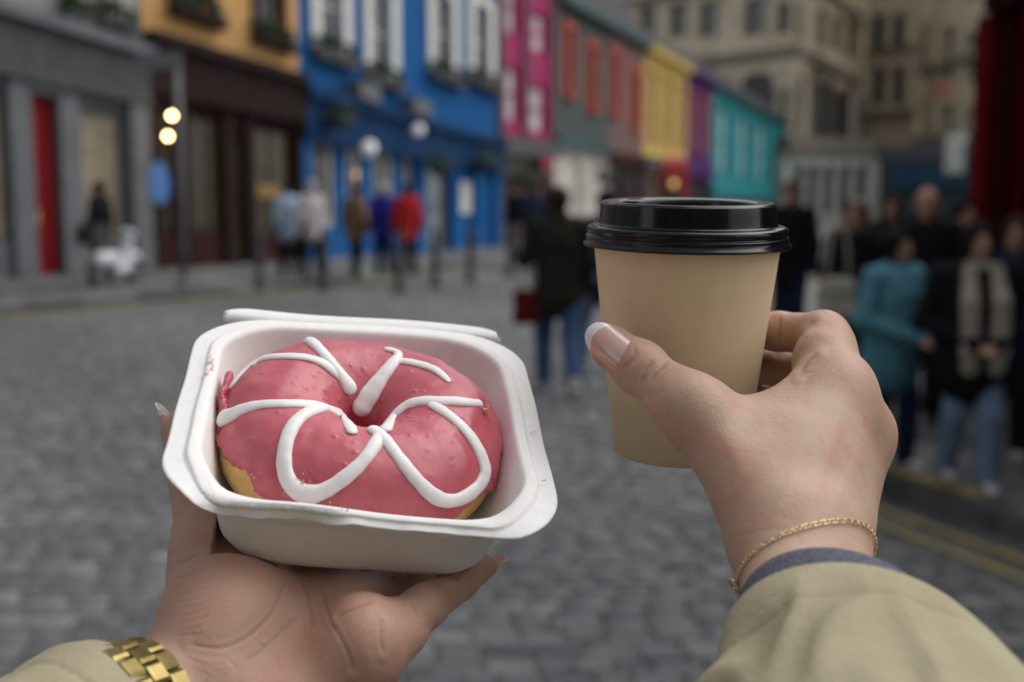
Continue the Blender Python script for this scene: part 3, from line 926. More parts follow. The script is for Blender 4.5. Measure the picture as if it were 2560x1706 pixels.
# ---- unseen tenement behind the viewer, added to block light from behind
fc, B = building('stone_building', 'added unseen sandstone tenement behind the viewer, blocking light from behind', (15, -14), (-16, -12))
tw = [(2.2 + i * 3.6, 3.5 + i * 3.6, z_, z_ + 2.1) for i in range(8) for z_ in (1.0, 4.6, 8.2)]
fc.wall(m_sandd, B, 0, 11.5, tw, depth=8, reveal=.3)
for h in tw: fc.window(B, *h, m_white, m_glass, (2, 2), fr=.08, back=.2)

# ---- unseen houses continuing the left row, added to block light from the left
for p0_, p1_, lab in (((-16.2, -6), (-15.0, 7.0), 'added unseen house on the left beside the viewer, blocking light'), ((-15.0, 7.02), (FLN[0][0] - .02, FLN[0][1] - .02), 'added unseen house left of the grey shop, blocking light')):
    fc, B = building('shop_building', lab, p0_, p1_)
    tw = [(1.2 + i * 3.0, 2.5 + i * 3.0, z_, z_ + 2.0) for i in range(int((fc.L - 1.5) / 3.0)) for z_ in (1.0, 5.0, 8.6, 12.2)]
    fc.wall(m_stonewall, B, 0, 17, tw, depth=8, reveal=.3)
    for h in tw: fc.window(B, *h, m_white, m_glass, (2, 2), fr=.08, back=.2)
# ================================================================== street furniture
def post_at(px, py): return onground(px, py, PZ)


def bollard(c, label):
    t = empty('bollard', (c[0], c[1], PZ)); tag(t, label, 'bollard', 'black bollards along the left kerb')
    MB().lathe([(.0, 0), (.11, 0), (.11, .06), (.085, .10), (.065, .14), (.06, .70), (.075, .72), (.075, .77), (.055, .79), (.05, .86), (.062, .90), (.05, .95), (0, .97)], 16, (c[0], c[1], PZ)).build('shaft', m_iron, t, True)
    MB().lathe([(.0655, .55), (.069, .56), (.069, .60), (.0655, .61)], 16, (c[0], c[1], PZ)).build('band', m_grey, t)
    return t


for i, (x, y, lab) in enumerate([(650, 722, 'in front of the dark brown shop'), (812, 728, 'below the man in pale blue'), (1001, 728, 'in front of the woman in red'), (1090, 718, 'in front of the blue shop door'),
                                 (1177, 706, 'at the right end of the blue shop'), (1276, 692, 'in front of the pink house')]):
    bollard(post_at(x, y), 'black iron bollard ' + lab)
# sign post with a blue sign
c = post_at(462, 722); sp_ = empty('sign_post', (c[0], c[1], PZ)); tag(sp_, 'grey metal sign post in front of the dark brown shop', 'sign post')
ztop = 3.85
MB().tube([V(c[0], c[1], PZ), V(c[0], c[1], ztop)], .055, 12).build('pole', m_grey, sp_, True)
MB().box((c[0] - .28, c[1] - .03, ztop - .12), (.72, .05, .26)).build('sign_plate', m_grey, sp_)
MB().lathe([(0, 0), (.12, 0), (.12, .05), (.07, .12), (.056, .14)], 14, (c[0], c[1], PZ)).build('base', m_grey, sp_, True)
fb, fo = Face(FLN[3], FLN[4]), Face(FLN[2], FLN[3])
u, z = Face(fo.p0 + fo.n * .2, fo.p1 + fo.n * .2).uz(398, 458)
sg = empty('blue_sign', fo.pt(u, .1, z - .42)); tag(sg, 'oval blue sign hanging on the corner of the brown shop', 'sign')
q = [fo.pt(u + .24 * math.cos(t), w, z + .42 * math.sin(t)) for w in (.16, .22) for t in np.linspace(0, 6.283, 24, endpoint=False)]
MB().add(q, [tuple(range(24)), tuple(range(24, 48))[::-1]] + [(i, i + 24, (i + 1) % 24 + 24, (i + 1) % 24) for i in range(24)]).build('plate', mat('sign_blue', (.05, .16, .42), .4), sg)
fo.part('bracket', m_iron, sg, (u - .03, u + .03, .004, .16, z + .3, z + .36))
m_bulb = mat('lit_bulb', (1, .75, .4), .5, emit=(1.0, .66, .28), estr=22.0)
m_bulb2 = mat('dim_bulb', (1, .75, .4), .5, emit=(1.0, .45, .10), estr=.7)
for x, y, f_, mm_, r_, lab, es in ((430, 290, fo, m_bulb, .045, 'glowing lamp of the brown shop, the upper of two', 0), (420, 341, fo, m_bulb, .045, 'glowing lamp of the brown shop, the lower of two', 0), (889, 436, fb, m_bulb2, .06, 'dim orange lamp inside the blue shop window', 0)):
    fz_ = Face(f_.p0 + f_.n * .45, f_.p1 + f_.n * .45); u, z = fz_.uz(x, y); p = f_.pt(u, .45, z)
    t = empty('shop_lamp', (p[0], p[1], p[2] - .1)); tag(t, lab, 'lamp', 'small lamps on the shop fronts')
    MB().lathe([(r_ * math.sin(a), -r_ * math.cos(a)) for a in np.linspace(.01, 3.13, 12)], 16, p).build('bulb', mm_, t, True)
    MB().tube([V(*f_.pt(u, .01, z + .2)), V(*f_.pt(u, .3, z + .22)), V(p[0], p[1], p[2] + r_)], .014, 6).build('bracket', m_iron, t)
m_globe = mat('white_globe', (.80, .80, .78), .3, emit=(.9, .93, 1.0), estr=.08)
for x, y, f_, r_, lab in ((1046, 326, fb, .15, 'round white globe lamp above the blue shop door'), (922, 372, fb, .19, 'large white globe lamp over the blue shop window')):
    fz_ = Face(f_.p0 + f_.n * .6, f_.p1 + f_.n * .6); u, z = fz_.uz(x, y); p = f_.pt(u, .6, z)
    t = empty('globe_lamp', (p[0], p[1], p[2] - r_)); tag(t, lab, 'lamp', 'white globe lamps')
    MB().lathe([(r_ * math.sin(a), -r_ * math.cos(a)) for a in np.linspace(.01, 3.13, 14)], 20, p).build('globe', m_globe, t, True)
    MB().tube([V(*f_.pt(u, .01, z + r_ + .05)), V(*f_.pt(u, .45, z + r_ + .10)), V(p[0], p[1], p[2] + r_)], .02, 6).build('arm', m_iron, t)
for x, y, lab in ((1055, 420, 'hanging basket of green plants left of the blue shop door'), (1176, 410, 'hanging basket of green plants right of the blue shop door'), (805, 300, 'hanging basket of plants over the left blue shop window')):
    u, z = fb.uz(x, y); hanging(fb.pt(u, .55, z), .42, lab)
fr_ = Face(FLN[5], p56); u, z = fr_.uz(1475, 445); hanging(fr_.pt(u, .6, z), .5, 'hanging basket of plants on the cream white shop')
fr_ = Face(FLN[4], FLN[5]); u, z = fr_.uz(1262, 450); hanging(fr_.pt(u, .6, z), .45, 'hanging basket of plants on the pink house')
# red telephone box like kiosk in front of the russet house
fr_ = Face(p56, FLN[6]); u, _z = fr_.uz(1582, 450); kc = fr_.pt(u, 1.6, PZ); kz = fr_.uz(1582, 372)[1]
kb = empty('red_kiosk', (kc[0], kc[1], PZ)); tag(kb, 'bright red shop kiosk with a rounded top before the russet house', 'kiosk')
m_kred = mat('signal_red', (.40, .022, .018), .45, (.34, .018, .015), 5)
MB().box((kc[0], kc[1], PZ + 1.1), (1.0, 1.0, 2.2)).build('body', m_kred, kb)
MB().lathe([(.72, 2.2), (.72, 2.32), (.62, 2.55), (.40, 2.72), (0, 2.80)], 4, (kc[0], kc[1], PZ), np.array([[.7071, -.7071, 0], [.7071, .7071, 0], [0, 0, 1]])).build('roof', m_kred, kb)
MB().box((kc[0] - .1, kc[1] - .51, PZ + 1.15), (.6, .03, 1.7)).build('door_glass', m_bluegl, kb)
lc = (kc[0] - .08, kc[1] - .62, PZ + 1.75); MB().lathe([(.12 * math.sin(a), -.12 * math.cos(a)) for a in np.linspace(.01, 3.13, 10)], 12, lc).build('lamp', m_bulb2, kb, True)


# scooter by the grey shop
def scooter(c, rz, label):
    t = empty('motor_scooter', (c[0], c[1], PZ)); K = .88; tag(t, label, 'scooter')
    cs, sn = math.cos(rz), math.sin(rz)
    def L(x, y, z): return V(c[0] + K * (x * cs - y * sn), c[1] + K * (x * sn + y * cs), PZ + K * z)
    mw = mat('scooter_white', (.55, .56, .58), .3, spec=.6)
    Mw = np.array([[cs, -sn, 0], [sn, cs, 0], [0, 0, 1]]) @ np.array([[1, 0, 0], [0, 0, -1], [0, 1, 0]])
    for x in (-.62, .62):
        w_ = MB().lathe([(.11, -.05), (.24, -.06), (.27, -.03), (.27, .03), (.24, .06), (.11, .05), (.11, -.05)], 24, L(x, 0, .27), Mw).build('tyre', m_iron, t, True)
        MB().lathe([(0, -.04), (.11, -.04), (.11, .04), (0, .04)], 16, L(x, 0, .27), Mw).build('rim', m_grey, w_)
    F = Field(V(-.95, -.3, .1), V(.95, .3, 1.15), .018)
    F.cone(V(-.62, 0, .52), V(-.05, 0, .50), .17, .15, .06, flat=(V(0, 1, 0), .9)).cone(V(-.05, 0, .30), V(.30, 0, .28), .10, .10, .06).cone(V(.30, 0, .30), V(.46, 0, .90), .13, .10, .06).ell(V(.62, 0, .50), V(.26, .10, .10), k=.05).ell(V(.46, 0, .95), V(.13, .15, .12), k=.04)
    v, f = F.mesh(); obj('body', np.array([L(*p) for p in v]), f, mw, t, True)
    F = Field(V(-.95, -.3, .5), V(.2, .3, .9), .018); F.cone(V(-.72, 0, .74), V(-.10, 0, .72), .10, .09, .03, flat=(V(0, 0, 1), .6)); v, f = F.mesh(); obj('seat', np.array([L(*p) for p in v]), f, m_iron, t, True)
    MB().tube([L(.42, -.33, 1.02), L(.44, -.1, 1.05), L(.44, .1, 1.05), L(.42, .33, 1.02)], .02, 8).build('handlebar', m_iron, t, True)
    MB().lathe([(0, .0), (.06, .01), (.075, .05), (.06, .09)], 14, L(.58, 0, .93), np.array([[cs, -sn, 0], [sn, cs, 0], [0, 0, 1]]) @ np.array([[0, 0, 1], [0, 1, 0], [-1, 0, 0]])).build('headlight', m_glass_g, t, True)
    MB().box(L(-.80, 0, .98), (.36, .36, .32), rz).build('top_box', m_iron, t)
    MB().tube([L(0, .1, .2), L(-.05, .25, .01)], .015, 6).build('stand', m_iron, t)


scooter(onground(292, 712, PZ), 1.35, 'white motor scooter parked outside the grey shop')
# ================================================================== people in the street
def fabric(name, c, k=1.25): return mat(name, c, .85, tuple(min(1, x * k) for x in c), 9, bump=.004, bscale=14, spec=.06)


m_face = mat('face_skin', (.44, .25, .18), .6, (.37, .20, .14), 12, sss=.15, sscale=.01)
m_black = fabric('black_cloth', (.011, .011, .013)); m_navy = fabric('navy_cloth', (.015, .020, .045)); m_olive = fabric('olive_black', (.024, .023, .018))
m_denim = fabric('blue_denim', (.055, .095, .19)); m_denimd = fabric('dark_denim', (.025, .04, .10)); m_lden = fabric('pale_denim', (.14, .20, .30))
m_tealj = fabric('teal_padding', (.085, .22, .29), 1.2); m_scarf = fabric('beige_scarf', (.30, .27, .23)); m_shoe = mat('white_shoe', (.50, .50, .52), .6); m_shoed = mat('dark_shoe', (.03, .03, .03), .6)
m_hairb = mat('brown_hair', (.022, .012, .007), .7, (.04, .02, .011), 40, spec=.12); m_haird = mat('dark_hair', (.006, .005, .005), .7, spec=.12); m_hairg = mat('grey_hair', (.30, .29, .28), .6); m_hairl = mat('light_brown_hair', (.10, .055, .028), .5)
m_redj = fabric('red_jacket', (.36, .02, .022)); m_bluej = fabric('royal_blue_jacket', (.02, .025, .20)); m_pale = fabric('pale_blue_shirt', (.30, .38, .48)); m_palep = fabric('pale_pink_coat', (.42, .38, .40)); m_tan = fabric('tan_coat', (.16, .10, .06))
m_eye = mat('eye', (.02, .015, .012), .2)
PARM = {'down': (V(.235, -.01, 1.13), V(.25, .05, .87)), 'clasp': (V(.25, .0, 1.12), V(.05, .25, .98)), 'bag': (V(.24, .0, 1.13), V(.245, .06, .86)),
        'raise': (V(.26, .02, 1.14), V(.20, .26, 1.16)), 'pocket': (V(.27, -.04, 1.13), V(.19, .08, .93)), 'swing': (V(.25, -.10, 1.15), V(.25, -.10, .90)), 'phone': (V(.24, .05, 1.13), V(.10, .28, 1.22))}


def person(px, py, d, H, yaw, label, jacket, trousers, shoes, hair, hairstyle='short', arms=('down', 'down'), stride=0.12, hood=False, scarf=None, jlen=.80, vox=.014, group=None, z=None, wide=1.0, skirt=False):
    g = at(px, py, d); z0 = PZ if z is None else z
    g = V(g[0], g[1], z0); s = H / 1.75; c_, s_ = math.cos(yaw), math.sin(yaw)

    def Wd(v):
        v = np.asarray(v) * s
        return np.stack([g[0] + v[:, 0] * c_ - v[:, 1] * s_, g[1] + v[:, 0] * s_ + v[:, 1] * c_, g[2] + v[:, 2]], 1)
    root = empty('person', g); tag(root, label, 'person', group)
    sh = [V(-.165 * wide, 0, 1.42), V(.165 * wide, 0, 1.42)]; arm = []
    for i, a in enumerate(arms):
        e, w = PARM[a]; sg = (-1, 1)[i]
        arm.append((sh[i], e * V(sg * wide, 1, 1), w * V(sg, 1, 1)))
    st = stride
    leg = [(V(-.085, 0, .92), V(-.09, st * .8 + .02, .50), V(-.09, st * .9, .09)), (V(.085, 0, .92), V(.09, -st * .3 + .02, .50), V(.09, -st * 1.2, .10 + .12 * st))]
    lo, hi = V(-.40, -.34, -.02), V(.40, .42, 1.82)
    hc = V(0, .02, 1.625)
    # one continuous body
    F = Field(lo, hi, vox * .8)
    F.ell(hc, V(.074, .094, .112), k=.0).ell(hc + V(0, .030, -.062), V(.052, .060, .050), k=.03).ell(hc + V(0, -.02, .03), V(.078, .085, .085), k=.03)
    F.cone(hc + V(0, .088, .015), hc + V(0, .108, -.022), .010, .016, .014)                       # nose
    for sg in (-1, 1):
        F.ell(hc + V(sg * .076, -.005, -.01), V(.012, .022, .032), k=.008)                      # ears
        F.ell(hc + V(sg * .032, .096, .018), V(.016, .012, .010), k=.012, sub=True)             # eye sockets
    F.ell(hc + V(0, .098, -.058), V(.024, .010, .004), k=.006, sub=True)                        # mouth
    F.cone(V(0, -.01, 1.44), V(0, .0, 1.56), .060, .052, .03)
    F.chain([V(0, 0, .92), V(0, .01, 1.12), V(0, .0, 1.32), V(0, 0, 1.42)], [.135, .120, .135, .10], .05, flat=(V(0, 1, 0), .72)).cone(sh[0], sh[1], .065, .065, .06)
    for a in arm:
        F.chain(a, [.050, .040, .028], .02)
        dr_ = unit(a[2] - a[1]); sd = unit(np.cross(dr_, V(0, .3, 1))) if abs(dr_[2]) < .9 else V(0, 1, 0)
        pc = a[2] + dr_ * .05; F.cone(a[2], pc, .026, .032, .012, flat=(np.cross(dr_, sd), .6))
        for k in range(4): F.cone(pc + sd * (.022 - .0147 * k), pc + sd * (.024 - .016 * k) + dr_ * (.075 - .008 * abs(k - 1.3)), .0105, .008, .004)
        F.cone(a[2] + dr_ * .02 + sd * .02, a[2] + dr_ * .07 + sd * .052, .011, .008, .008)
    for l_ in leg: F.chain(l_, [.082, .055, .040], .03); F.cone(l_[2] + V(0, -.03, -.03), l_[2] + V(0, .12, -.06), .035, .028, .02)
    v, f = F.mesh(); body = obj('body', Wd(v), f, m_face, root, True)
    for sg in (-1, 1):
        ec = hc + V(sg * .032, .086, .016)
        q = MB().lathe([(.012 * math.sin(t), -.012 * math.cos(t)) for t in np.linspace(.01, 3.13, 7)], 10, (0, 0, 0))
        obj('eye', Wd(np.array(q.v) + ec), q.f, m_eye, root, True)
    # jacket
    F = Field(lo - V(.08, .06, 0), hi + V(.08, .06, 0), vox)
    F.chain([V(0, 0, jlen), V(0, .01, 1.10), V(0, .0, 1.30), V(0, -.005, 1.43)], [.185 * wide, .170 * wide, .170 * wide, .10], .06, flat=(V(0, 1, 0), .76)).cone(sh[0], sh[1], .085, .085, .07)
    for a in arm: F.chain([a[0], a[1], a[1] + (a[2] - a[1]) * .93], [.082, .068, .052], .03)
    F.cone(V(0, -.02, 1.46), V(0, -.01, 1.53), .078, .074, .02)
    if hood: F.ell(hc + V(0, -.035, .0), V(.118, .118, .150), k=.05)
    F.ell(hc + V(0, .085, -.005), V(.083, .11, .125), k=.02, sub=True)
    v, f = F.mesh(); v = v + .006 * noise3(v * 11, 3, 2)[:, None] * unit(V(1, 1, .2)); obj('jacket', Wd(v), f, jacket, root, True)
    # trousers
    F = Field(V(-.30, -.34, .04), V(.30, .36, 1.06), vox)
    F.cone(V(0, 0, .90), V(0, 0, 1.0), .150, .140, .04, flat=(V(0, 1, 0), .8))
    for l_ in leg: F.chain([l_[0], l_[1], l_[2] + V(0, -.01, -.01)], [.105, .084, .072], .03)
    v, f = F.mesh(); obj('trousers', Wd(v), f, trousers, root, True)
    for l_ in leg:
        F = Field(l_[2] + V(-.09, -.12, -.11), l_[2] + V(.09, .24, .08), vox * .7)
        F.cone(l_[2] + V(0, -.04, -.045), l_[2] + V(0, .13, -.058), .047, .038, .02, flat=(V(0, 0, 1), .9)).cone(l_[2] + V(0, -.02, .01), l_[2] + V(0, -.01, -.04), .046, .045, .03)
        v, f = F.mesh(); v[:, 2] = np.maximum(v[:, 2], .002); obj('shoe', Wd(v), f, shoes, root, True)
    if hair is not None:
        F = Field(hc - V(.17, .17, .34), hc + V(.17, .14, .17), vox * .8)
        F.ell(hc + V(0, -.016, .028), V(.096, .112, .114), k=0)
        if hairstyle == 'long':
            F.cone(hc + V(0, -.06, .0), hc + V(0, -.085, -.24), .085, .065, .05, flat=(V(0, 1, 0), .7))
            for sg in (-1, 1): F.cone(hc + V(sg * .072, .0, .0), hc + V(sg * .078, .02, -.22), .034, .026, .03)
        F.ell(hc + V(0, .105, -.035), V(.070, .095, .112), k=.015, sub=True)
        if hairstyle == 'short': F.cone(hc + V(-.2, .03, -.12), hc + V(.2, .03, -.12), .085, .085, .02, sub=True)
        v, f = F.mesh(); v = v + .004 * noise3(v * 40, 5, 2)[:, None] * V(1, 1, .3); obj('hair', Wd(v), f, hair, root, True)
    if scarf is not None:
        wy = .055 * (wide - 1) / .35
        F = Field(V(-.26, -.2, .78), V(.26, .40, 1.60), vox)
        for t in np.linspace(0, 2 * math.pi, 10): F.cone(V(.085 * math.cos(t), .075 * math.sin(t), 1.48), V(.085 * math.cos(t + .63), .075 * math.sin(t + .63), 1.48), .040, .040, .02)
        for sg in (-1, 1): F.chain([V(sg * .085, .09 + wy * .5, 1.46), V(sg * .10, .150 + wy, 1.25), V(sg * .09, .165 + wy, .95), V(sg * .085, .15 + wy, .84)], [.05, .062, .066, .06], .02, flat=(V(0, 1, 0), .45))
        v, f = F.mesh(); obj('scarf', Wd(v), f, scarf, root, True)
    return root, Wd


def bag(px, py, d, name, label, m, w, h, t, cat='bag', strap=.25):
    """soft bag hanging from its handles; the pixel is its middle"""
    c = at(px, py, d); e = empty(name, (c[0], c[1], c[2] - h / 2)); tag(e, label, cat)
    F = Field(V(-w, -t, -h) * .75, V(w, t, h) * .75, .012)
    F.cone(V(-w * .28, 0, -h * .28), V(w * .28, 0, -h * .28), h * .20, h * .20, .05, flat=(V(0, 1, 0), t / w)).cone(V(-w * .22, 0, h * .2), V(w * .22, 0, h * .2), h * .22, h * .22, .1, flat=(V(0, 1, 0), t / w * .8))
    v, f = F.mesh(); obj('bag_body', v + c, f, m, e, True)
    MB().tube([c + V(w * .25 * math.cos(a), 0, h * .36 + strap * math.sin(a)) for a in np.linspace(0, math.pi, 10)], .012, 6).build('strap', m, e, True)
    return e


CR_ = 'people waiting on the right pavement'
# man walking away with a bag
person(1395, 900, 10.2, 1.75, .12, 'man in a dark jacket and jeans walking away behind the cup', m_olive, m_denim, m_shoe, m_hairb, 'short', ('raise', 'bag'), .26, vox=.013, z=.0, wide=1.12, jlen=.84)
bag(1316, 765, 10.1, 'carrier_bag', 'dark red carrier bag hanging left of the walking man', fabric('dark_red_bag', (.10, .012, .012)), .22, .34, .12)
person(1512, 900, 11.6, 1.72, .5, 'passer-by in blue jeans mostly hidden behind the cup', m_navy, m_lden, m_shoe, m_haird, 'short', ('down', 'down'), .30, z=.0)
# the crowd on the right
person(1972, 800, 11.4, 1.69, 2.6, 'man in black standing just right of the cup lid', m_black, m_navy, m_shoed, m_hairb, 'short', ('down', 'phone'), .05, group=CR_)
person(2132, 800, 8.6, 1.54, 2.5, 'woman with long light brown hair in black behind the teal jacket', m_black, m_black, m_shoed, m_hairl, 'long', ('pocket', 'down'), .10, group=CR_)
bag(2092, 745, 8.2, 'tote_bag', 'cream tote bag beside the long haired woman', fabric('cream_bag', (.38, .36, .31)), .30, .34, .14, strap=.4)
person(2306, 800, 8.3, 1.63, 2.9, 'tall man with a shaved head in a black jacket', m_black, m_black, m_shoed, None, 'short', ('down', 'down'), .06, group=CR_, wide=1.1)
person(2228, 900, 6.9, 1.38, 3.75, 'woman in a teal padded jacket with hands clasped', m_tealj, m_navy, m_shoe, m_haird, 'long', ('clasp', 'clasp'), .10, group=CR_, wide=1.4, jlen=.80, vox=.012)
person(2432, 900, 6.45, 1.43, 3.1, 'woman in a black jacket with beige scarf and pale jeans', m_black, m_lden, m_shoe, m_haird, 'long', ('clasp', 'clasp'), .14, hood=True, scarf=m_scarf, group=CR_, wide=1.35, vox=.012)
person(2525, 900, 7.2, 1.45, 2.7, 'person in dark clothes at the right edge behind the scarf', m_navy, m_black, m_shoe, m_hairb, 'short', ('down', 'pocket'), .05, group=CR_)
person(2398, 800, 9.2, 1.53, 3.3, 'person with dark hair behind the tall man', m_black, m_denimd, m_shoed, m_haird, 'short', ('down', 'down'), .05, group=CR_)
person(2215, 800, 10.4, 1.56, 3.0, 'person in dark clothes farther back between the crowd', m_olive, m_denimd, m_shoed, m_hairb, 'long', ('down', 'down'), .05, group=CR_)
# people on the left pavement
GL = 'people on the left pavement'
for px, py, H, yaw, lab, j, tr, hr, hs, arms, st in (
        (722, 690, 1.70, .5, 'man in a pale blue shirt outside the brown shop', m_pale, m_black, m_haird, 'short', ('down', 'down'), .10),
        (783, 692, 1.74, .8, 'white haired person in a pale coat left of the blue shop', m_palep, m_black, m_hairg, 'long', ('down', 'down'), .12),
        (890, 700, 1.68, -.6, 'person in a tan coat before the blue shop window', m_tan, m_black, m_hairb, 'short', ('down', 'pocket'), .10),
        (960, 692, 1.70, .3, 'person in a royal blue jacket left of the red jacket', m_bluej, m_black, m_hairg, 'short', ('down', 'down'), .12),
        (1020, 694, 1.70, .2, 'person in a bright red jacket outside the blue shop', m_redj, m_black, m_hairb, 'short', ('down', 'down'), .12),
        (258, 712, 1.72, 1.2, 'person in black beside the white scooter', m_black, m_black, m_haird, 'short', ('clasp', 'down'), .05),
        (1285, 655, 1.70, 2.2, 'dark dressed person left of the pink house shop', m_black, m_black, m_hairb, 'short', ('down', 'down'), .1),
        (1328, 652, 1.72, .4, 'dark dressed person outside the pink house shop', m_navy, m_black, m_haird, 'short', ('down', 'pocket'), .1),
        (1352, 650, 1.66, 2.8, 'person in a dark coat at the corner of the cream shop', m_olive, m_denimd, m_hairb, 'long', ('down', 'down'), .1)):
    g_ = onground(px, py, PZ); dep = float((g_ - CAM) @ CF)
    person(px, py, dep, H, yaw, lab, j, tr, m_shoed, hr, hs, arms, st, vox=.022, group=GL)
# ================================================================== coffee cup
m_kraft = mat('kraft_paper', (.70, .55, .345), .60, (.73, .585, .375), 160, bump=.00006, bscale=900, spec=.35, ramp=(.3, .7))
m_lid = mat('black_plastic', (.005, .005, .006), .16, spec=.34, bump=.00010, bscale=45)
m_dark = mat('dark_hole', (.004, .004, .004), .8)
CUPC = at(1716, 613, .487)
_t = math.radians(2.2)
CUPM = np.array([[1, 0, 0], [0, math.cos(_t), -math.sin(_t)], [0, math.sin(_t), math.cos(_t)]])
CUPM = CUPM @ np.array([[math.cos(.01), 0, math.sin(.01)], [0, 1, 0], [-math.sin(.01), 0, math.cos(.01)]])
CUPH, CUPR0, CUPR1 = .0862, .0376, .0276


def cup_r(z):
    return CUPR0 + (CUPR1 - CUPR0) * (-z / CUPH)


cup = empty('coffee_cup', CUPC + CUPM @ V(0, 0, -CUPH))
tag(cup, 'small kraft paper coffee cup with black plastic lid held in the right hand', 'coffee cup')
b = MB().lathe([(0, -CUPH + .006), (CUPR1 - .0022, -CUPH + .0055), (CUPR1 - .0016, -CUPH), (CUPR1 - .0009, -CUPH - .0004), (CUPR1 - .0003, -CUPH + .0002),
                (CUPR1, -CUPH + .0012)] + [(cup_r(z), z) for z in np.linspace(-CUPH + .004, .007, 24)] + [(cup_r(.007) - .0006, .0075)], 128, CUPC, CUPM)
b.build('paper_body', m_kraft, cup, True)
# overlapped seam of the rolled paper wall
q = []
for z in np.linspace(-CUPH + .001, 0, 12):
    for a, o in ((1.02, -.0002), (1.021, .00035), (1.14, .00035), (1.145, -.0002)):
        q.append(CUPC + CUPM @ V((cup_r(z) + o) * math.cos(a), (cup_r(z) + o) * math.sin(a), z))
MB().add(q, [(i * 4 + j, i * 4 + j + 1, i * 4 + j + 5, i * 4 + j + 4) for i in range(11) for j in range(3)]).build('paper_seam', m_kraft, cup)
LP = [(.0385, .0008), (.0412, -.0002), (.0419, .0001), (.0420, .0006), (.0411, .0017), (.0407, .0027), (.0409, .0034), (.0408, .0039), (.0401, .0044), (.0400, .0049),
      (.0404, .0056), (.0406, .0064), (.0403, .0073), (.0394, .0080), (.0382, .0083), (.0370, .0083), (.0363, .0087), (.0360, .0097), (.0355, .0160), (.0352, .0169),
      (.0345, .0175), (.0336, .0177), (.0285, .0174), (.0272, .0168), (.0266, .0155), (.0262, .0128), (.0255, .0118), (.015, .0116), (.0, .0116)]
LP = catmull([V(*p) for p in LP], 4)
lid = MB().lathe(LP, 160, CUPC, CUPM).build('lid', m_lid, cup, True)
for ang, rr, sx, sy in ((2.25, .0302, .0050, .0017), (-.9, .018, .0011, .0011)):
    z0 = .0179 if rr > .026 else .0119
    c = V(rr * math.cos(ang), rr * math.sin(ang), z0)
    rad, tan = V(math.cos(ang), math.sin(ang), 0), V(-math.sin(ang), math.cos(ang), 0)
    ring = [CUPC + CUPM @ (c + tan * sx * math.cos(t) + rad * sy * math.sin(t)) for t in np.linspace(0, 6.283, 28, endpoint=False)]
    MB().add(ring, [tuple(range(28))]).build('sip_hole' if rr > .026 else 'vent_hole', m_dark, lid)      # dark openings of the lid top

# ================================================================== takeaway box
m_pulp = mat('moulded_pulp', (.82, .81, .785), .72, (.86, .85, .83), 260, bump=.00006, bscale=900, spec=.3, detail=6)
BR = np.array([[.9787, -.1165, .1689], [-.1002, .4468, .889], [.179, .887, -.4256]])
BT = V(-.0552, -.0253, .4492)


def box2world(p):
    p = np.asarray(p, float)
    q = p.copy()
    q[..., 2] = p[..., 2] + .55 * p[..., 0] * p[..., 1] * smooth01(p[..., 2], -.05, 0)     # the soft tray is twisted a little
    return toworld(q @ BR.T + BT)


HX, HY, HYB = .0675, -.0760, .0715


def rrect(o, rc, n=14, m=26):
    """rounded rectangle inset by o, corner radius rc; returns (k,2), counter-clockwise, with points along the sides"""
    x0, x1, y0, y1 = -HX + o, HX - o, HY + o, HYB - o
    cs = [(x1 - rc, y0 + rc, -math.pi / 2), (x1 - rc, y1 - rc, 0), (x0 + rc, y1 - rc, math.pi / 2), (x0 + rc, y0 + rc, math.pi)]
    pts = []
    for i, (cx, cy, a0) in enumerate(cs):
        arc = [V(cx + rc * math.cos(a0 + t), cy + rc * math.sin(a0 + t)) for t in np.linspace(0, math.pi / 2, n)]
        pts += arc
        nx, ny, na = cs[(i + 1) % 4]
        nxt = V(nx + rc * math.cos(na), ny + rc * math.sin(na))
        pts += [arc[-1] + (nxt - arc[-1]) * t for t in np.linspace(0, 1, m + 2)[1:-1]]
    return np.array(pts)


IN = [(.0000, -.0002, .030), (.0002, .0003, .030), (.0010, .0005, .030), (.0056, .0006, .029), (.0064, .0009, .0285), (.0069, .0019, .028), (.0074, .0024, .028), (.0080, .0025, .028), (.0104, .0025, .027), (.0112, .0021, .0265),
      (.0119, .0008, .026), (.0126, -.0020, .0245), (.0140, -.0070, .024), (.0160, -.0160, .023), (.0183, -.0270, .022), (.0200, -.0335, .0205), (.0222, -.0365, .019), (.0260, -.0378, .017), (.036, -.0380, .012), (.052, -.0380, .004)]
OUT = [(.0003, -.0007, .030), (.0050, -.0004, .029), (.0060, .0001, .0285), (.0067, .0013, .028), (.0100, .0015, .027), (.0108, .0008, .026), (.0110, -.0030, .026), (.0116, -.0078, .0255), (.0130, -.0086, .025), (.0138, -.0120, .0245),
       (.0152, -.0170, .024), (.0175, -.0275, .023), (.0190, -.0342, .0215), (.0212, -.0377, .020), (.0255, -.0393, .018), (.036, -.0395, .012), (.052, -.0395, .004)]


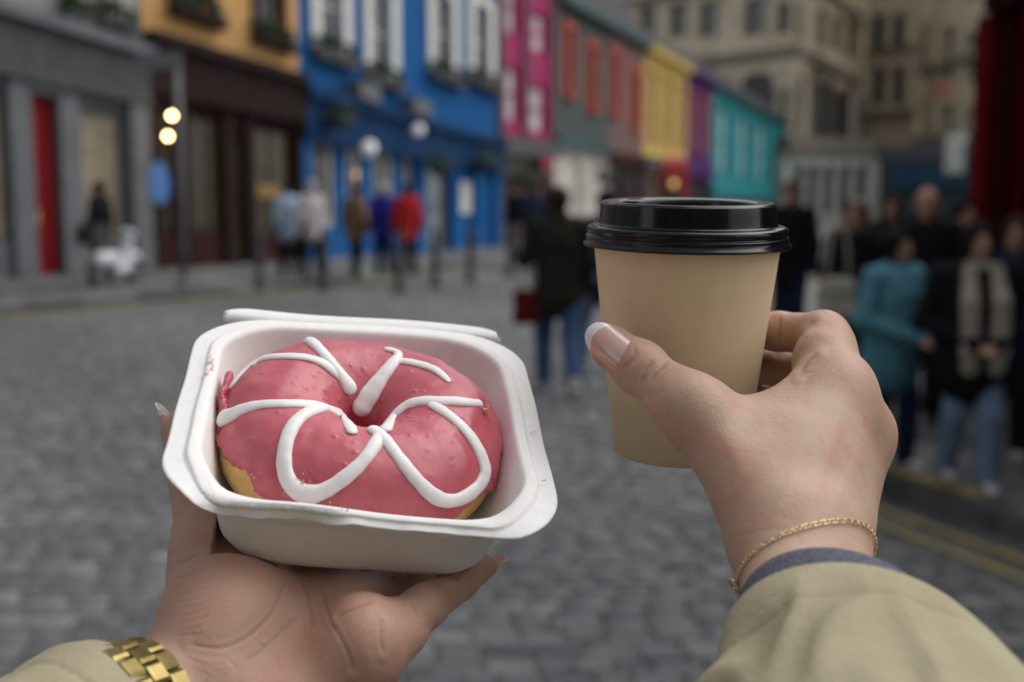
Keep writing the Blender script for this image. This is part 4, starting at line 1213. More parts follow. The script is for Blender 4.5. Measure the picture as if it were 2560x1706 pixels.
def tray_ring(o, z, rc):
    p = rrect(o, min(rc, .06 - o if o > .03 else rc))
    x, y = p[:, 0].copy(), p[:, 1].copy(); zz = np.full(len(p), z)
    # front flange folded down: hard on the left, partly on the right
    fold = .0108
    wx = 1 - smooth01(np.abs(x + .002), .043, .0585)
    w = smooth01(-y, .050, .062) * wx * (o < fold)
    phi = np.radians(86) + (np.radians(20) - np.radians(86)) * smooth01(x, -.016, -.002)
    phi = phi + .10 * np.sin(x * 230) + .06 * np.sin(x * 610 + 1)
    ext = np.maximum(fold - o, 0) * (.52 - .16 * smooth01(x, -.016, -.002))
    drop = (.0042 + .0008 * np.sin(x * 95 + .5)) * wx * smooth01(-y, .045, .060)
    zz = zz - drop * smooth01(zz, -.028, 0)
    yf = HY + fold; zf = .0018 - drop
    yn = yf - ext * np.cos(phi) - .0008; zn = zf - ext * np.sin(phi) + (z - .0018) * np.cos(phi) * .6
    yn = yn + np.where(z < .0011, .0006, 0) * np.sin(phi)
    y = y * (1 - w) + yn * w; zz = zz * (1 - w) + zn * w
    # hand-made unevenness
    x = x + .0002 * np.sin(y * 130 + o * 30); y = y + .0002 * np.sin(x * 110)
    zz = zz + .0004 * np.sin(x * 60 + 1) * (o < .012) + .0003 * np.sin(y * 70) * (o < .012)
    return np.stack([x, y, zz], 1)


TD = .88
OUT = [(o, z * TD if z < -.003 else z, r) for o, z, r in OUT]; IN = [(o, z * TD if z < -.003 else z, r) for o, z, r in IN]
rings = [tray_ring(*r) for r in OUT[::-1]] + [tray_ring(*r) for r in IN]
k = len(rings[0]); tv = np.concatenate(rings); tf = []
for i in range(len(rings) - 1):
    for j in range(k):
        tf.append((i * k + j, i * k + (j + 1) % k, (i + 1) * k + (j + 1) % k, (i + 1) * k + j))
tf.append(tuple((len(rings) - 1) * k + j for j in range(k))); tf.append(tuple(range(k))[::-1])
BOTZ = -.0395 * TD
BOXO = box2world(V(0, 0, BOTZ))
tbox = empty('takeaway_box', BOXO)
tag(tbox, 'open white moulded pulp takeaway box holding a pink doughnut', 'takeaway box')
tray = obj('tray', box2world(tv), tf, m_pulp, tbox, True)
# small torn fibres of the tray edge
tn = MB()
for x, y, z in ((-.0515, -.0690, .001), (-.0495, -.0693, .0005), (-.0075, -.0700, .0012), (.0625, -.041, .0015), (.0632, -.008, .001)):
    for j in range(5):
        c = V(x + rnd.uniform(-.0012, .0012), y + rnd.uniform(-.0006, .0006), z)
        e = c + V(rnd.uniform(-.0009, .0009), rnd.uniform(-.0012, .0002), rnd.uniform(.0002, .0013))
        tn.tube([box2world(c), box2world(e)], [.00028, .00008], 5)
tag(tn.build('torn_fibre', m_pulp, tray), kind='stuff')
# hinge strip behind the back rim, bending over into the lid that hangs down behind
st = []; sf = []
nn = 60
for i in range(nn + 1):
    x = -.0590 + .1190 * i / nn
    e = min((x + .0590) / .013, (.0600 - x) / .013, 1.0); e = math.sqrt(max(e * (2 - e), 0))
    pr = [(HYB - .0010, -.0062), (HYB - .0004, -.0012), (HYB + .0002, -.0002 + .0010 * e), (HYB + .0015, .0004 + .0011 * e), (HYB + .0048 * e + .001, .0016), (HYB + .0070 * e + .001, .0012), (HYB + .0080 * e + .001, -.0005), (HYB + .0080 * e + .0008, -.0052),
          (HYB + .0068 * e + .0004, -.0050), (HYB + .0056 * e + .0004, -.0008), (HYB + .0008, -.0060)]
    st += [V(x, y, z - .0012 - .014 * (x + .01) + .0005 * math.sin(x * 70)) for y, z in pr]
kk = 11
for i in range(nn):
    for j in range(kk):
        sf.append((i * kk + j, (i + 1) * kk + j, (i + 1) * kk + (j + 1) % kk, i * kk + (j + 1) % kk))
sf += [tuple(range(kk)), tuple(nn * kk + j for j in range(kk))[::-1]]
obj('hinge_strip', box2world(np.array(st)), sf, m_pulp, tbox, True)
# pink smear on the rim
m_smear = mat('pink_smear', (.70, .33, .36), .6, (.80, .62, .61), 600)
sm = MB()
for j in range(9):
    x0 = -.0590 + rnd.uniform(-.0012, .0012); y0 = .0185 + rnd.uniform(-.0075, .0065); w_, h_ = rnd.uniform(.0003, .0008), rnd.uniform(.0008, .0026)
    sm.add([box2world(V(x0 + w_ * math.cos(t), y0 + h_ * math.sin(t), .0031 + .00005 * j)) for t in np.linspace(0, 6.283, 10, endpoint=False)], [tuple(range(10))])
tag(sm.build('icing_smear', m_smear, tray), kind='stuff')

# ================================================================== doughnut
m_dough = mat('fried_dough', (.62, .36, .11), .55, (.72, .50, .20), 90, bump=.0006, bscale=420, sss=.15, sscale=.003, detail=6)
m_glaze = mat('pink_glaze', (.47, .074, .106), .19, (.56, .130, .155), 48, bump=.00007, bscale=300, spec=.42, sss=.18, sssr=(1, .4, .4), sscale=.002, rough2=.48, coat=.12)
m_icing = mat('white_icing', (.83, .81, .80), .42, (.86, .84, .82), 300, bump=.00005, bscale=500, sss=.25, sssr=(1, .9, .85), sscale=.0015)
DC = V(-.0005, -.0020, -.0125); DRM, DA, DB = .0305, .0226, .0212
DTILT = math.radians(4.5)


def torus(u, v, off=0.0):
    lump = 1 + .022 * np.sin(2 * u + .6) + .016 * np.sin(3 * u + 2.1) + .010 * np.sin(5 * u)
    rr = DRM + (DA * lump + off) * np.cos(v)
    top = 1 + .045 * np.sin(2 * u + 2.4) + .03 * np.sin(3 * u + .3)
    z = (DB * top + off) * np.sin(v)
    z = np.where(np.sin(v) < -.8, np.maximum(z, -DB * .98), z)
    y = rr * np.sin(u) * .99
    return np.stack([DC[0] + rr * np.cos(u), DC[1] + y * math.cos(DTILT) - z * math.sin(DTILT), DC[2] + z * math.cos(DTILT) + y * math.sin(DTILT)], -1)


donut = empty('doughnut', box2world(DC + V(0, 0, -DB)))
tag(donut, 'ring doughnut with pink glaze and piped white icing loops in the takeaway box', 'doughnut')
U = np.linspace(0, 2 * math.pi, 220, endpoint=False); Vv = np.linspace(0, 2 * math.pi, 110, endpoint=False)
uu, vv = np.meshgrid(U, Vv, indexing='ij')
dv = torus(uu, vv, .0002 * noise3(np.stack([np.cos(uu) * 60, np.sin(uu) * 60, vv * 30], -1), 3, 2)).reshape(-1, 3)


def gridf(nu, nv, wu=True, wv=True):
    f = []
    for i in range(nu if wu else nu - 1):
        for j in range(nv if wv else nv - 1):
            f.append((i * nv + j, ((i + 1) % nu) * nv + j, ((i + 1) % nu) * nv + (j + 1) % nv, i * nv + (j + 1) % nv))
    return f


obj('dough', box2world(dv), gridf(220, 110), m_dough, donut, True)
nu, nv = 420, 190
U = np.linspace(0, 2 * math.pi, nu, endpoint=False)
ua = np.stack([np.cos(U), np.sin(U), 0 * U], -1)
edge = -.30 + .16 * noise3(ua * 3.2, 5) + .10 * noise3(ua * 9, 6, 2) + .045 * noise3(ua * 28, 8)
d1 = np.abs((U - math.radians(214) + math.pi) % (2 * math.pi) - math.pi)       # more bare dough at the front left and the front right
d2 = np.abs((U - math.radians(322) + math.pi) % (2 * math.pi) - math.pi)
edge = edge + .52 * np.exp(-(d1 / .60) ** 2) + .44 * np.exp(-(d2 / .28) ** 2)
s = np.linspace(0, 1, nv)
uu = np.repeat(U[:, None], nv, 1); vv = edge[:, None] + (math.pi + .55 - edge[:, None]) * s[None, :]
thick = .0013 * np.clip((vv - edge[:, None]) / .07, 0, 1) ** .5 + .0005 * np.exp(-((vv - edge[:, None] - .10) / .09) ** 2) - .0002
base = torus(uu, vv)
bump = .0006 * noise3(base * 85, 11, 2) * smooth01(vv - edge[:, None], .05, .4) + .00005 * noise3(base * 500, 12)
bump = bump + .0007 * noise3(base * 240, 21, 2) * np.exp(-((vv - edge[:, None]) / .35) ** 2) + .0004 * np.maximum(noise3(base * 170, 23), 0) ** 2 * smooth01(vv, 2.2, .4)
rs = np.random.RandomState(4)
for _ in range(170):                                     # little blisters in the glaze
    u0, v0 = rs.uniform(0, 6.283), rs.uniform(.1, 2.9)
    c = torus(np.array(u0), np.array(v0)); rr = rs.uniform(.0003, .0009)
    bump = bump + rs.uniform(.0002, .00055) * np.exp(-((base - c) ** 2).sum(-1) / rr ** 2)
gv = torus(uu, vv, thick + bump)
gl = obj('glaze', box2world(gv.reshape(-1, 3)), gridf(nu, nv, True, False), m_glaze, donut, True)
gwv = box2world(gv.reshape(-1, 3)); gff = gridf(nu, nv, True, False)
GB = BVHTree.FromPolygons([Vector(x) for x in gwv], gff)


def onto(bvh, px, py):
    d = unit(P(px, py, 1.0) @ CMAT)
    h = bvh.ray_cast(Vector(CAM), Vector(d))
    if h[0] is None: return None
    n = np.array(h[1])
    if np.dot(n, d) > 0: n = -n
    return np.array(h[0]), n


def z1(x, y): return 360 + x / 2.139, 740 + y / 2.139


STROKES = [
    ([(862, 232), (905, 258), (960, 312), (1010, 372), (1058, 432), (1096, 490)], [30, 33, 30, 30, 34, 38], 1.0),
    ([(462, 492), (505, 436), (560, 372), (650, 336), (760, 327), (870, 333), (945, 357), (1000, 392), (1040, 430)], [16, 22, 27, 28, 28, 28, 29, 29, 22], .8),
    ([(1300, 290), (1345, 298), (1362, 318), (1335, 358), (1280, 425), (1222, 505), (1168, 592)], [18, 20, 24, 30, 37, 44, 50], 1.0),
    ([(1330, 365), (1375, 350), (1445, 362), (1530, 386), (1578, 412), (1625, 455)], [20, 24, 26, 27, 24, 16], .8),
    ([(428, 655), (470, 640), (525, 610), (620, 585), (720, 580), (850, 580), (945, 592), (1035, 632), (1092, 685), (1112, 728)], [44, 42, 32, 29, 28, 29, 31, 32, 31, 26], .75),
    ([(965, 600), (885, 622), (812, 675), (768, 760), (750, 860), (758, 955), (798, 1025), (868, 1062), (955, 1048), (1055, 988), (1145, 912), (1207, 842), (1245, 778), (1258, 735)],
     [26, 32, 33, 34, 34, 36, 40, 42, 36, 33, 31, 31, 30, 24], .95),
    ([(1232, 722), (1288, 768), (1350, 850), (1420, 940), (1500, 1030), (1568, 1082), (1640, 1098), (1720, 1072), (1785, 1020), (1822, 945), (1798, 850), (1750, 762), (1680, 682), (1602, 622), (1545, 588)],
     [34, 30, 30, 31, 33, 34, 33, 34, 38, 42, 37, 33, 30, 28, 26], .85),
    ([(1292, 718), (1330, 655), (1398, 592), (1470, 568), (1550, 566), (1650, 566), (1720, 572), (1788, 576)], [28, 31, 31, 31, 32, 30, 28, 24], .9),
]
for si, (pl, wd, hh) in enumerate(STROKES):
    pp = catmull([V(x, y, w_) for (x, y), w_ in zip(pl, wd)], 9)
    pt = []
    for x, y, w_ in pp:
        h = onto(GB, *z1(x, y))
        if h is not None: pt.append((h[0], h[1], w_))
    pos = np.array([q_[0] for q_ in pt]); nor = np.array([q_[1] for q_ in pt]); wv_ = np.array([q_[2] for q_ in pt]) / 2.139 * .44 / FPX * 1.16
    keep = [0]
    for i in range(1, len(pos)):
        if np.linalg.norm(pos[i] - pos[keep[-1]]) > .0004: keep.append(i)
    pos, nor, wv_ = pos[keep], nor[keep], wv_[keep]
    for _ in range(12):
        pos[1:-1] = (pos[:-2] + 2 * pos[1:-1] + pos[2:]) / 4; nor[1:-1] = (nor[:-2] + 2 * nor[1:-1] + nor[2:]) / 4
    tan = np.gradient(pos, axis=0); tan /= np.linalg.norm(tan, axis=1, keepdims=True) + 1e-12
    arc = np.concatenate([[0], np.cumsum(np.linalg.norm(np.diff(pos, axis=0), axis=1))])
    # rounded ends: add cap rings
    R = []
    w0, w1 = wv_[0], wv_[-1]
    for t in np.linspace(math.pi / 2, .08, 7): R.append((pos[0] - tan[0] * w0 * math.sin(t), nor[0], tan[0], w0 * max(math.cos(t), .02)))
    for i in range(len(pos)):
        R.append((pos[i], nor[i], tan[i], wv_[i] * (1 + .035 * math.sin(arc[i] * 420 + si) + .02 * math.sin(arc[i] * 1100))))
    for t in np.linspace(.08, math.pi / 2, 7): R.append((pos[-1] + tan[-1] * w1 * math.sin(t), nor[-1], tan[-1], w1 * max(math.cos(t), .02)))
    sv = []; ns = 14
    for c, n_, t_, w_ in R:
        s_ = unit(np.cross(n_, t_)); n_ = unit(np.cross(t_, s_))
        for a in np.linspace(0, 2 * math.pi, ns, endpoint=False):
            hgt = w_ * hh * (.66 if math.sin(a) > 0 else .45)
            sv.append(c + s_ * w_ * math.cos(a) + n_ * (hgt * math.sin(a) + .0002))
    f = gridf(len(R), ns, False, True)
    obj('icing_line', np.array(sv), [q_[::-1] for q_ in f], m_icing, donut, True)
# torn flake of glaze on the left, crumbs
fl = Field(V(-.008, -.02, -.01), V(.008, .02, .012), .0006)
for i, (x, y, z, r) in enumerate([(0, .013, .001, .0028), (.0006, .009, .002, .0035), (0, .004, .001, .0036), (-.001, -.001, 0, .0034), (0, -.006, -.001, .0030), (.001, -.010, -.002, .0036), (.003, -.013, -.003, .0028)]):
    fl.ell(V(x, y, z), V(r * .42, r * 1.15, r * 1.2), k=.002)
v_, f_ = fl.mesh()
v_ = v_ + .0005 * noise3(v_ * 900, 2, 2)[:, None] * V(1, 1, 1)
obj('glaze_flake', box2world(v_ + V(-.0518, .0015, -.0015)), f_, m_glaze, donut, True)
cr = MB()
for cx, cy, n_ in ((845, 1010, 26), (900, 1075, 14), (770, 1040, 12), (590, 950, 6), (960, 1070, 5)):
    for _ in range(n_):
        h = onto(GB, *z1(cx + rnd.gauss(0, 26), cy + rnd.gauss(0, 20)))
        if h is None: continue
        c = h[0] + h[1] * rnd.uniform(.0004, .0016); r = rnd.uniform(.00012, .0004)
        q = [c + V(*[rnd.uniform(-1, 1) for _ in range(3)]) * r * .4 + r * V(*a) for a in ((1, 0, 0), (-1, 0, 0), (0, 1, 0), (0, -1, 0), (0, 0, 1), (0, 0, -1))]
        cr.add(q, [(0, 2, 4), (2, 1, 4), (1, 3, 4), (3, 0, 4), (2, 0, 5), (1, 2, 5), (3, 1, 5), (0, 3, 5)])
tag(cr.build('crumb', mat('crumb', (.66, .42, .22), .8, (.8, .66, .45), 900), donut), kind='stuff')
h = onto(GB, *z1(1795, 600))
if h is not None:
    cc = MB()
    for j in range(12):
        c = h[0] + V(rnd.uniform(.0005, .0035), rnd.uniform(-.001, .001), rnd.uniform(-.002, .001)); r = rnd.uniform(.0005, .0011)
        cc.add([c + r * unit(V(*[rnd.uniform(-1, 1) for _ in range(3)])) for _ in range(6)], [(0, 1, 2), (3, 4, 5), (0, 3, 4), (1, 4, 5), (2, 5, 3), (0, 2, 4)])
    tag(cc.build('cream_crumb', mat('cream_crumb', (.80, .72, .48), .7), donut), kind='stuff')
# ================================================================== hands
def skin(name, light, dark, red):
    m = bpy.data.materials.new(name); m.use_nodes = True
    nt = m.node_tree; n = nt.nodes; l = nt.links; b = n['Principled BSDF']
    tc = n.new('ShaderNodeTexCoord')
    def nz(sc, det=4, rough=.55):
        q = n.new('ShaderNodeTexNoise'); q.inputs['Scale'].default_value = sc; q.inputs['Detail'].default_value = det; q.inputs['Roughness'].default_value = rough
        l.new(tc.outputs['Object'], q.inputs['Vector']); return q.outputs['Fac']
    def ramp(f, a, b_, c0=(0, 0, 0, 1), c1=(1, 1, 1, 1)):
        r = n.new('ShaderNodeValToRGB'); r.color_ramp.elements[0].position = a; r.color_ramp.elements[1].position = b_
        r.color_ramp.elements[0].color = c0; r.color_ramp.elements[1].color = c1; l.new(f, r.inputs['Fac']); return r.outputs['Color']
    def mix(f, a, b_):
        x = n.new('ShaderNodeMix'); x.data_type = 'RGBA'
        if isinstance(f, float): x.inputs[0].default_value = f
        else: l.new(f, x.inputs[0])
        for s_, i in ((a, 6), (b_, 7)):
            if isinstance(s_, tuple): x.inputs[i].default_value = s_
            else: l.new(s_, x.inputs[i])
        return x.outputs[2]
    c = mix(ramp(nz(38), .38, .66), (*light, 1), (*dark, 1))
    c = mix(ramp(nz(75, 6), .47, .75), c, (*red, 1))
    at_ = n.new('ShaderNodeAttribute'); at_.attribute_name = 'flush_shade'
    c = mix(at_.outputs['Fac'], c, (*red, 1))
    a3 = n.new('ShaderNodeAttribute'); a3.attribute_name = 'line'; c = mix(a3.outputs['Fac'], c, (.27, .12, .085, 1))
    fr = n.new('ShaderNodeTexVoronoi'); fr.inputs['Scale'].default_value = 95; l.new(tc.outputs['Object'], fr.inputs['Vector'])
    c = mix(ramp(fr.outputs['Distance'], .035, .075, (.35, .35, .35, 1), (0, 0, 0, 1)), c, (.30, .15, .09, 1))
    l.new(c, b.inputs['Base Color'])
    b.inputs['Roughness'].default_value = .46
    b.inputs['Specular IOR Level'].default_value = .38
    b.inputs['Subsurface Weight'].default_value = .28
    b.inputs['Subsurface Radius'].default_value = (1, .36, .18)
    b.inputs['Subsurface Scale'].default_value = .0028
    vo = n.new('ShaderNodeTexVoronoi'); vo.inputs['Scale'].default_value = 1150; vo.feature = 'DISTANCE_TO_EDGE'; l.new(tc.outputs['Object'], vo.inputs['Vector'])
    mm = n.new('ShaderNodeMath'); mm.operation = 'MULTIPLY_ADD'; mm.inputs[1].default_value = .35
    l.new(vo.outputs['Distance'], mm.inputs[0]); l.new(nz(330, 6, .65), mm.inputs[2])
    bp = n.new('ShaderNodeBump'); bp.inputs['Strength'].default_value = .65; bp.inputs['Distance'].default_value = .00055
    l.new(mm.outputs[0], bp.inputs['Height']); l.new(bp.outputs['Normal'], b.inputs['Normal'])
    return m


m_skin = skin('skin', (.52, .355, .262), (.455, .295, .212), (.50, .255, .19))
m_nail = mat('nail_plate', (.60, .34, .29), .16, (.64, .39, .33), 120, spec=.6, coat=.8, sss=.3, sscale=.002)
m_nailtip = mat('nail_white', (.80, .77, .74), .16, spec=.6, coat=.8, sss=.3, sssr=(1, .9, .8), sscale=.002)


def seg_dist(p, poly):
    d = np.full(len(p), 1e9)
    for a, b in zip(poly[:-1], poly[1:]):
        ab = b - a; t = np.clip(((p - a) @ ab) / max(ab @ ab, 1e-12), 0, 1)
        d = np.minimum(d, np.linalg.norm(p - a - t[:, None] * ab, axis=1))
    return d


def creases(v, f, lines, it=1):
    """lines: (photo polyline, half width px, depth m, bulge); carved into the surface that faces the viewer; returns verts and flush"""
    n = vnormals(v, f); view = v / np.linalg.norm(v, axis=1, keepdims=True)
    facing = smooth01(-(n * view).sum(1), .02, .3)
    px = np.stack([1280 + FPX * v[:, 0] / v[:, 2], 853 - FPX * v[:, 1] / v[:, 2]], 1)
    fl = np.zeros(len(v)); off = np.zeros(len(v)); ln_ = np.zeros(len(v))
    for ln in lines:
        poly, w, dep = ln[:3]; zr = ln[3] if len(ln) > 3 else (0, 9)
        pl = catmull([V(*q, ) for q in poly], 6)
        d = seg_dist(px, pl)
        end = np.minimum(np.linalg.norm(px - pl[0], axis=1), np.linalg.norm(px - pl[-1], axis=1))
        tp = smooth01(end, 0, 26)
        g = np.exp(-(d / w) ** 2) * (.25 + .75 * tp) * facing * ((v[:, 2] > zr[0]) & (v[:, 2] < zr[1]))
        off -= dep * .38 * g
        ln_ = np.maximum(ln_, min(1, dep / .0008) * np.exp(-(d / (w * .8)) ** 2) * (.2 + .8 * tp) * facing * ((v[:, 2] > zr[0]) & (v[:, 2] < zr[1])))
        if dep > .0005: off -= dep * .8 * np.exp(-(d / (7 * w)) ** 2) * tp * facing * ((v[:, 2] > zr[0]) & (v[:, 2] < zr[1]))
        off += dep * .28 * np.exp(-((d - 2.6 * w) / (1.7 * w)) ** 2) * facing * tp * ((v[:, 2] > zr[0]) & (v[:, 2] < zr[1]))
        fl = np.maximum(fl, min(1, dep / .0009) * g * .8)
    return v + n * off[:, None], np.clip(fl, 0, 1), ln_


def biggest(v, f):
    """keep only the largest connected piece"""
    par = list(range(len(v)))
    def root(i):
        while par[i] != i:
            par[i] = par[par[i]]; i = par[i]
        return i
    for a, b, c, d in f.tolist():
        r = root(a)
        for x in (b, c, d):
            q = root(x)
            if q != r: par[q] = r
    lab = np.array([root(i) for i in range(len(v))]); keep = lab == np.bincount(lab).argmax()
    idx = np.cumsum(keep) - 1
    return v[keep], idx[f[keep[f].all(1)]]


def hand_mesh(name, F, lines, parent, flush_shades, drop=None):
    v, f = biggest(*F.mesh())
    v = relax(v, f, 2, .4)
    if drop is not None:
        v = drop(v, vnormals(v, f))
    v, fl, ln_ = creases(v, f, lines)
    for c, r, a in flush_shades:
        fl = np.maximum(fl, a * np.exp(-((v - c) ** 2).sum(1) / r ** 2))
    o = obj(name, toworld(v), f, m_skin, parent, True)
    at_ = o.data.attributes.new('flush_shade', 'FLOAT', 'POINT'); at_.data.foreach_set('value', fl.astype(np.float32))
    a2 = o.data.attributes.new('line', 'FLOAT', 'POINT'); a2.data.foreach_set('value', (ln_ * .36).astype(np.float32))
    return o, v, f


def nail(parent, base, tip, side, normal, w, rc, white=.22, taper=.62, lift=.0006, name='nail', arch=.0006, tipmat=None):
    """curved nail plate from base to tip (points in the viewer's frame)"""
    base, tip = np.asarray(base), np.asarray(tip); ax = tip - base; L = np.linalg.norm(ax); a = ax / L
    n = unit(normal - a * np.dot(normal, a)); s = unit(np.cross(a, n))
    NU, NV = 48, 30; top = []; 
    for i in range(NU + 1):
        t = i / NU
        e0 = math.sqrt(max(1 - (1 - min(t / .22, 1)) ** 2, 0.0)); e1 = math.sqrt(max(1 - max((t - (1 - .42)) / .42, 0) ** 2, 0.0))
        hw = w / 2 * (.55 + .45 * e0) * (taper + (1 - taper) * min(1, 1.25 - t * .5)) * (e1 if t > .58 else 1) + .0002
        for j in range(NV + 1):
            q = (j / NV * 2 - 1) * hw / rc
            bow = -(abs(j / NV * 2 - 1) ** 2) * L * (.10 * (1 - t)) * 0
            top.append(base + a * (L * t + bow) + s * rc * math.sin(q) + n * (rc * math.cos(q) - rc + lift + arch * 4 * t * (1 - t)))
    top = np.array(top); bot = top - n * .00042
    v = np.concatenate([top, bot]); f = []; fm = []; c = NV + 1; h = len(top)
    for i in range(NU):
        for j in range(NV):
            q = (i * c + j, (i + 1) * c + j, (i + 1) * c + j + 1, i * c + j + 1)
            curve = white * (1 + .55 * abs((j + .5) / NV * 2 - 1) ** 2)
            k = 1 if (i + .5) / NU > 1 - curve else 0
            f.append(q[::-1]); fm.append(k); f.append(tuple(x + h for x in q)); fm.append(k)
    rim = [i * c for i in range(NU + 1)] + [NU * c + j for j in range(1, c)] + [i * c + NV for i in range(NU - 1, -1, -1)] + [j for j in range(NV - 1, 0, -1)]
    for x, y in zip(rim, rim[1:] + rim[:1]):
        f.append((x, y, y + h, x + h)); fm.append(1 if (x // c + .5) / NU > 1 - white else 0)
    return obj(name, toworld(v), f, m_nail, parent, True, mats=[m_nail, tipmat or m_nailtip], fmat=fm)


# ------------------------------------------------------------------ right hand
cx_ = 1716
elbR = P(2330, 2650, .235)
idx = [P(2076, 980, .452), P(2056, 838, .485), P(1946, 829, .5015), P(1835, 832, .5225), P(1800, 833, .526)]
mid = [P(2150, 1090, .468), P(2062, 925, .505), P(1952, 918, .517), P(1830, 918, .529), P(1790, 918, .531)]
rng = [P(2132, 1145, .486), P(2050, 1005, .523), P(1950, 1000, .530), P(1830, 1002, .5295), P(1795, 1003, .529)]
pnk = [P(2110, 1190, .498), P(2040, 1085, .527), P(1960, 1075, .530), P(1860, 1075, .5275), P(1830, 1075, .526)]
thb = [P(1900, 1265, .402), P(1732, 1026, .427), P(1592, 914, .4455), P(1526, 866, .4545)]
FR = Field(V(.015, -.135, .30), V(.155, .018, .545), .0008)
# forearm and wrist
FR.cone(P(1962, 1385, .392), elbR + V(-.012, 0, 0), .0142, .026, 0)
FR.cone(P(2040, 1385, .405), elbR + V(.012, 0, .01), .0142, .026, .016)
# carpus and metacarpals
FR.cone(P(2005, 1325, .404), idx[0], .0145, .0112, .020)
FR.cone(P(2040, 1310, .416), mid[0], .0140, .0112, .018)
FR.cone(P(2040, 1310, .426), rng[0], .0135, .0110, .016)
FR.cone(P(2030, 1315, .432), pnk[0], .0130, .0105, .016)
# thumb metacarpal, thenar and first web
FR.cone(P(1950, 1325, .398), thb[1], .0135, .0104, .018)
FR.cone(P(1905, 1215, .415), P(1780, 1070, .436), .0118, .0082, .014)
FR.cone(P(1990, 1140, .428), P(2075, 1015, .448), .0145, .0105, .018)      # first dorsal interosseous
FR.cone(P(1830, 1085, .431), P(2050, 1010, .449), .0085, .0085, .016)      # web
FR.cone(P(1960, 1190, .425), P(1985, 1130, .455), .016, .014, .016)        # palm bulk
FR.ell(P(2166, 1078, .460), V(.0080, .0090, .0090), k=.010)                # middle knuckle
FR.cone(P(2100, 990, .447), P(2148, 1085, .456), .0100, .0095, .012)
FR.ell(P(2092, 968, .449), V(.0088, .0095, .0090), k=.010)                 # index knuckle
# index finger
FI = FR.like()
FI.cone(idx[0], idx[1], .0108, .0094, .004); FI.ell(P(2064, 842, .484), V(.0095, .0093, .0093), k=.004)
FI.cone(idx[1], idx[2], .0090, .0080, .003); FI.cone(idx[2], idx[3], .0080, .0072, .003); FI.cone(idx[3], idx[4], .0072, .0060, .003)
FI.cone(P(2078, 868, .474), P(2092, 950, .455), .0088, .0092, .008)
FI.ell(P(2040, 905, .466), V(.0085, .0110, .0075), k=.007)                # fleshy pad of the proximal joint
FR.union(FI, .0065)
for fg, r in ((mid, (.0105, .0092, .0082, .0072, .006)), (rng, (.0100, .0088, .0078, .0070, .006)), (pnk, (.0092, .0078, .0068, .0060, .005))):
    FM = FR.like(); FM.chain(fg, r, .003); FR.union(FM, .0032)
# thumb
FT = FR.like()
FT.cone(thb[1], thb[2], .0106, .0092, .004); FT.cone(thb[2], thb[3], .0092, .0078, .004)
FT.ell(P(1606, 924, .4440), V(.0092, .0090, .0090), k=.004)
FT.cone(thb[3], P(1505, 851, .4575), .0078, .0060, .003)
FR.union(FT, .012)
viewer = empty('person', (0.0, -.34, 0.0))
tag(viewer, 'person in a beige coat whose hands hold up the doughnut box and the coffee cup', 'person')
L_R = [([(1604, 972), (1606, 940), (1622, 912), (1644, 892)], 4.5, .0007), ([(1622, 968), (1634, 938), (1655, 915), (1672, 902)], 4.5, .0007), ([(1640, 962), (1655, 940), (1674, 922)], 3.8, .0004),
       ([(1612, 960), (1616, 942), (1630, 922)], 3.5, .0003), ([(1588, 962), (1590, 935), (1602, 912)], 4, .0003), ([(1545, 925), (1572, 908), (1588, 880), (1586, 858)], 5, .0006),
       ([(1951, 783), (1948, 810), (1947, 840), (1952, 868)], 3.5, .0009, (.47, .52)),
       ([(2052, 879), (2034, 888), (2018, 902), (2004, 924), (1994, 942)], 4.5, .0008), ([(1996, 938), (2020, 930), (2036, 928)], 3.0, .0005), ([(2000, 945), (2030, 943)], 2.5, .0003),
       ([(1830, 1345), (1890, 1330), (1960, 1322)], 5.0, .00016),
       ([(2010, 826), (2030, 806), (2048, 797)], 4, .0006),
       ([(2010, 1290), (2050, 1190), (2090, 1080), (2104, 1010)], 15, -.00035), ([(2080, 1270), (2130, 1180), (2160, 1105)], 14, -.0003), ([(1935, 1290), (1975, 1200), (1990, 1110), (2030, 1050)], 11, -.0002), ([(1985, 1180), (2050, 1130)], 9, -.00015),
       ([(1800, 1270), (1850, 1180), (1810, 1090)], 16, -.0004)]
FL_R = [(P(1592, 912, .436), .012, .30), (P(2136, 965, .44), .012, .35), (P(2060, 830, .478), .012, .30), (P(2195, 1076, .456), .010, .35), (P(1500, 850, .45), .012, .4), (P(1720, 1140, .42), .016, .25)]
rh, rv, rf = hand_mesh('hand', FR, L_R, viewer, FL_R)
rh['label'] = 'right hand closed around the paper cup'
_tn = unit(P(1478, 826, .461) - P(1568, 886, .4415))
nail(rh, P(1564, 895, .4382), P(1472, 820, .4490), None, V(-.10, .06, -1.0), .0144, .0082, .20, .80, .0006)
RB = BVHTree.FromPolygons([Vector(x) for x in toworld(rv)], rf.tolist())

# ------------------------------------------------------------------ left hand
BN = BR[:, 2]


def below(p, r, gap=0.0):
    """push a joint under the bottom of the tray so that its skin just touches it"""
    q = (p - BT) @ BR
    if abs(q[0]) < .060 and abs(q[1]) < .062:
        lim = BOTZ - r - gap
        if q[2] > lim: q = V(q[0], q[1], lim)
        return BT + BR @ q
    return p


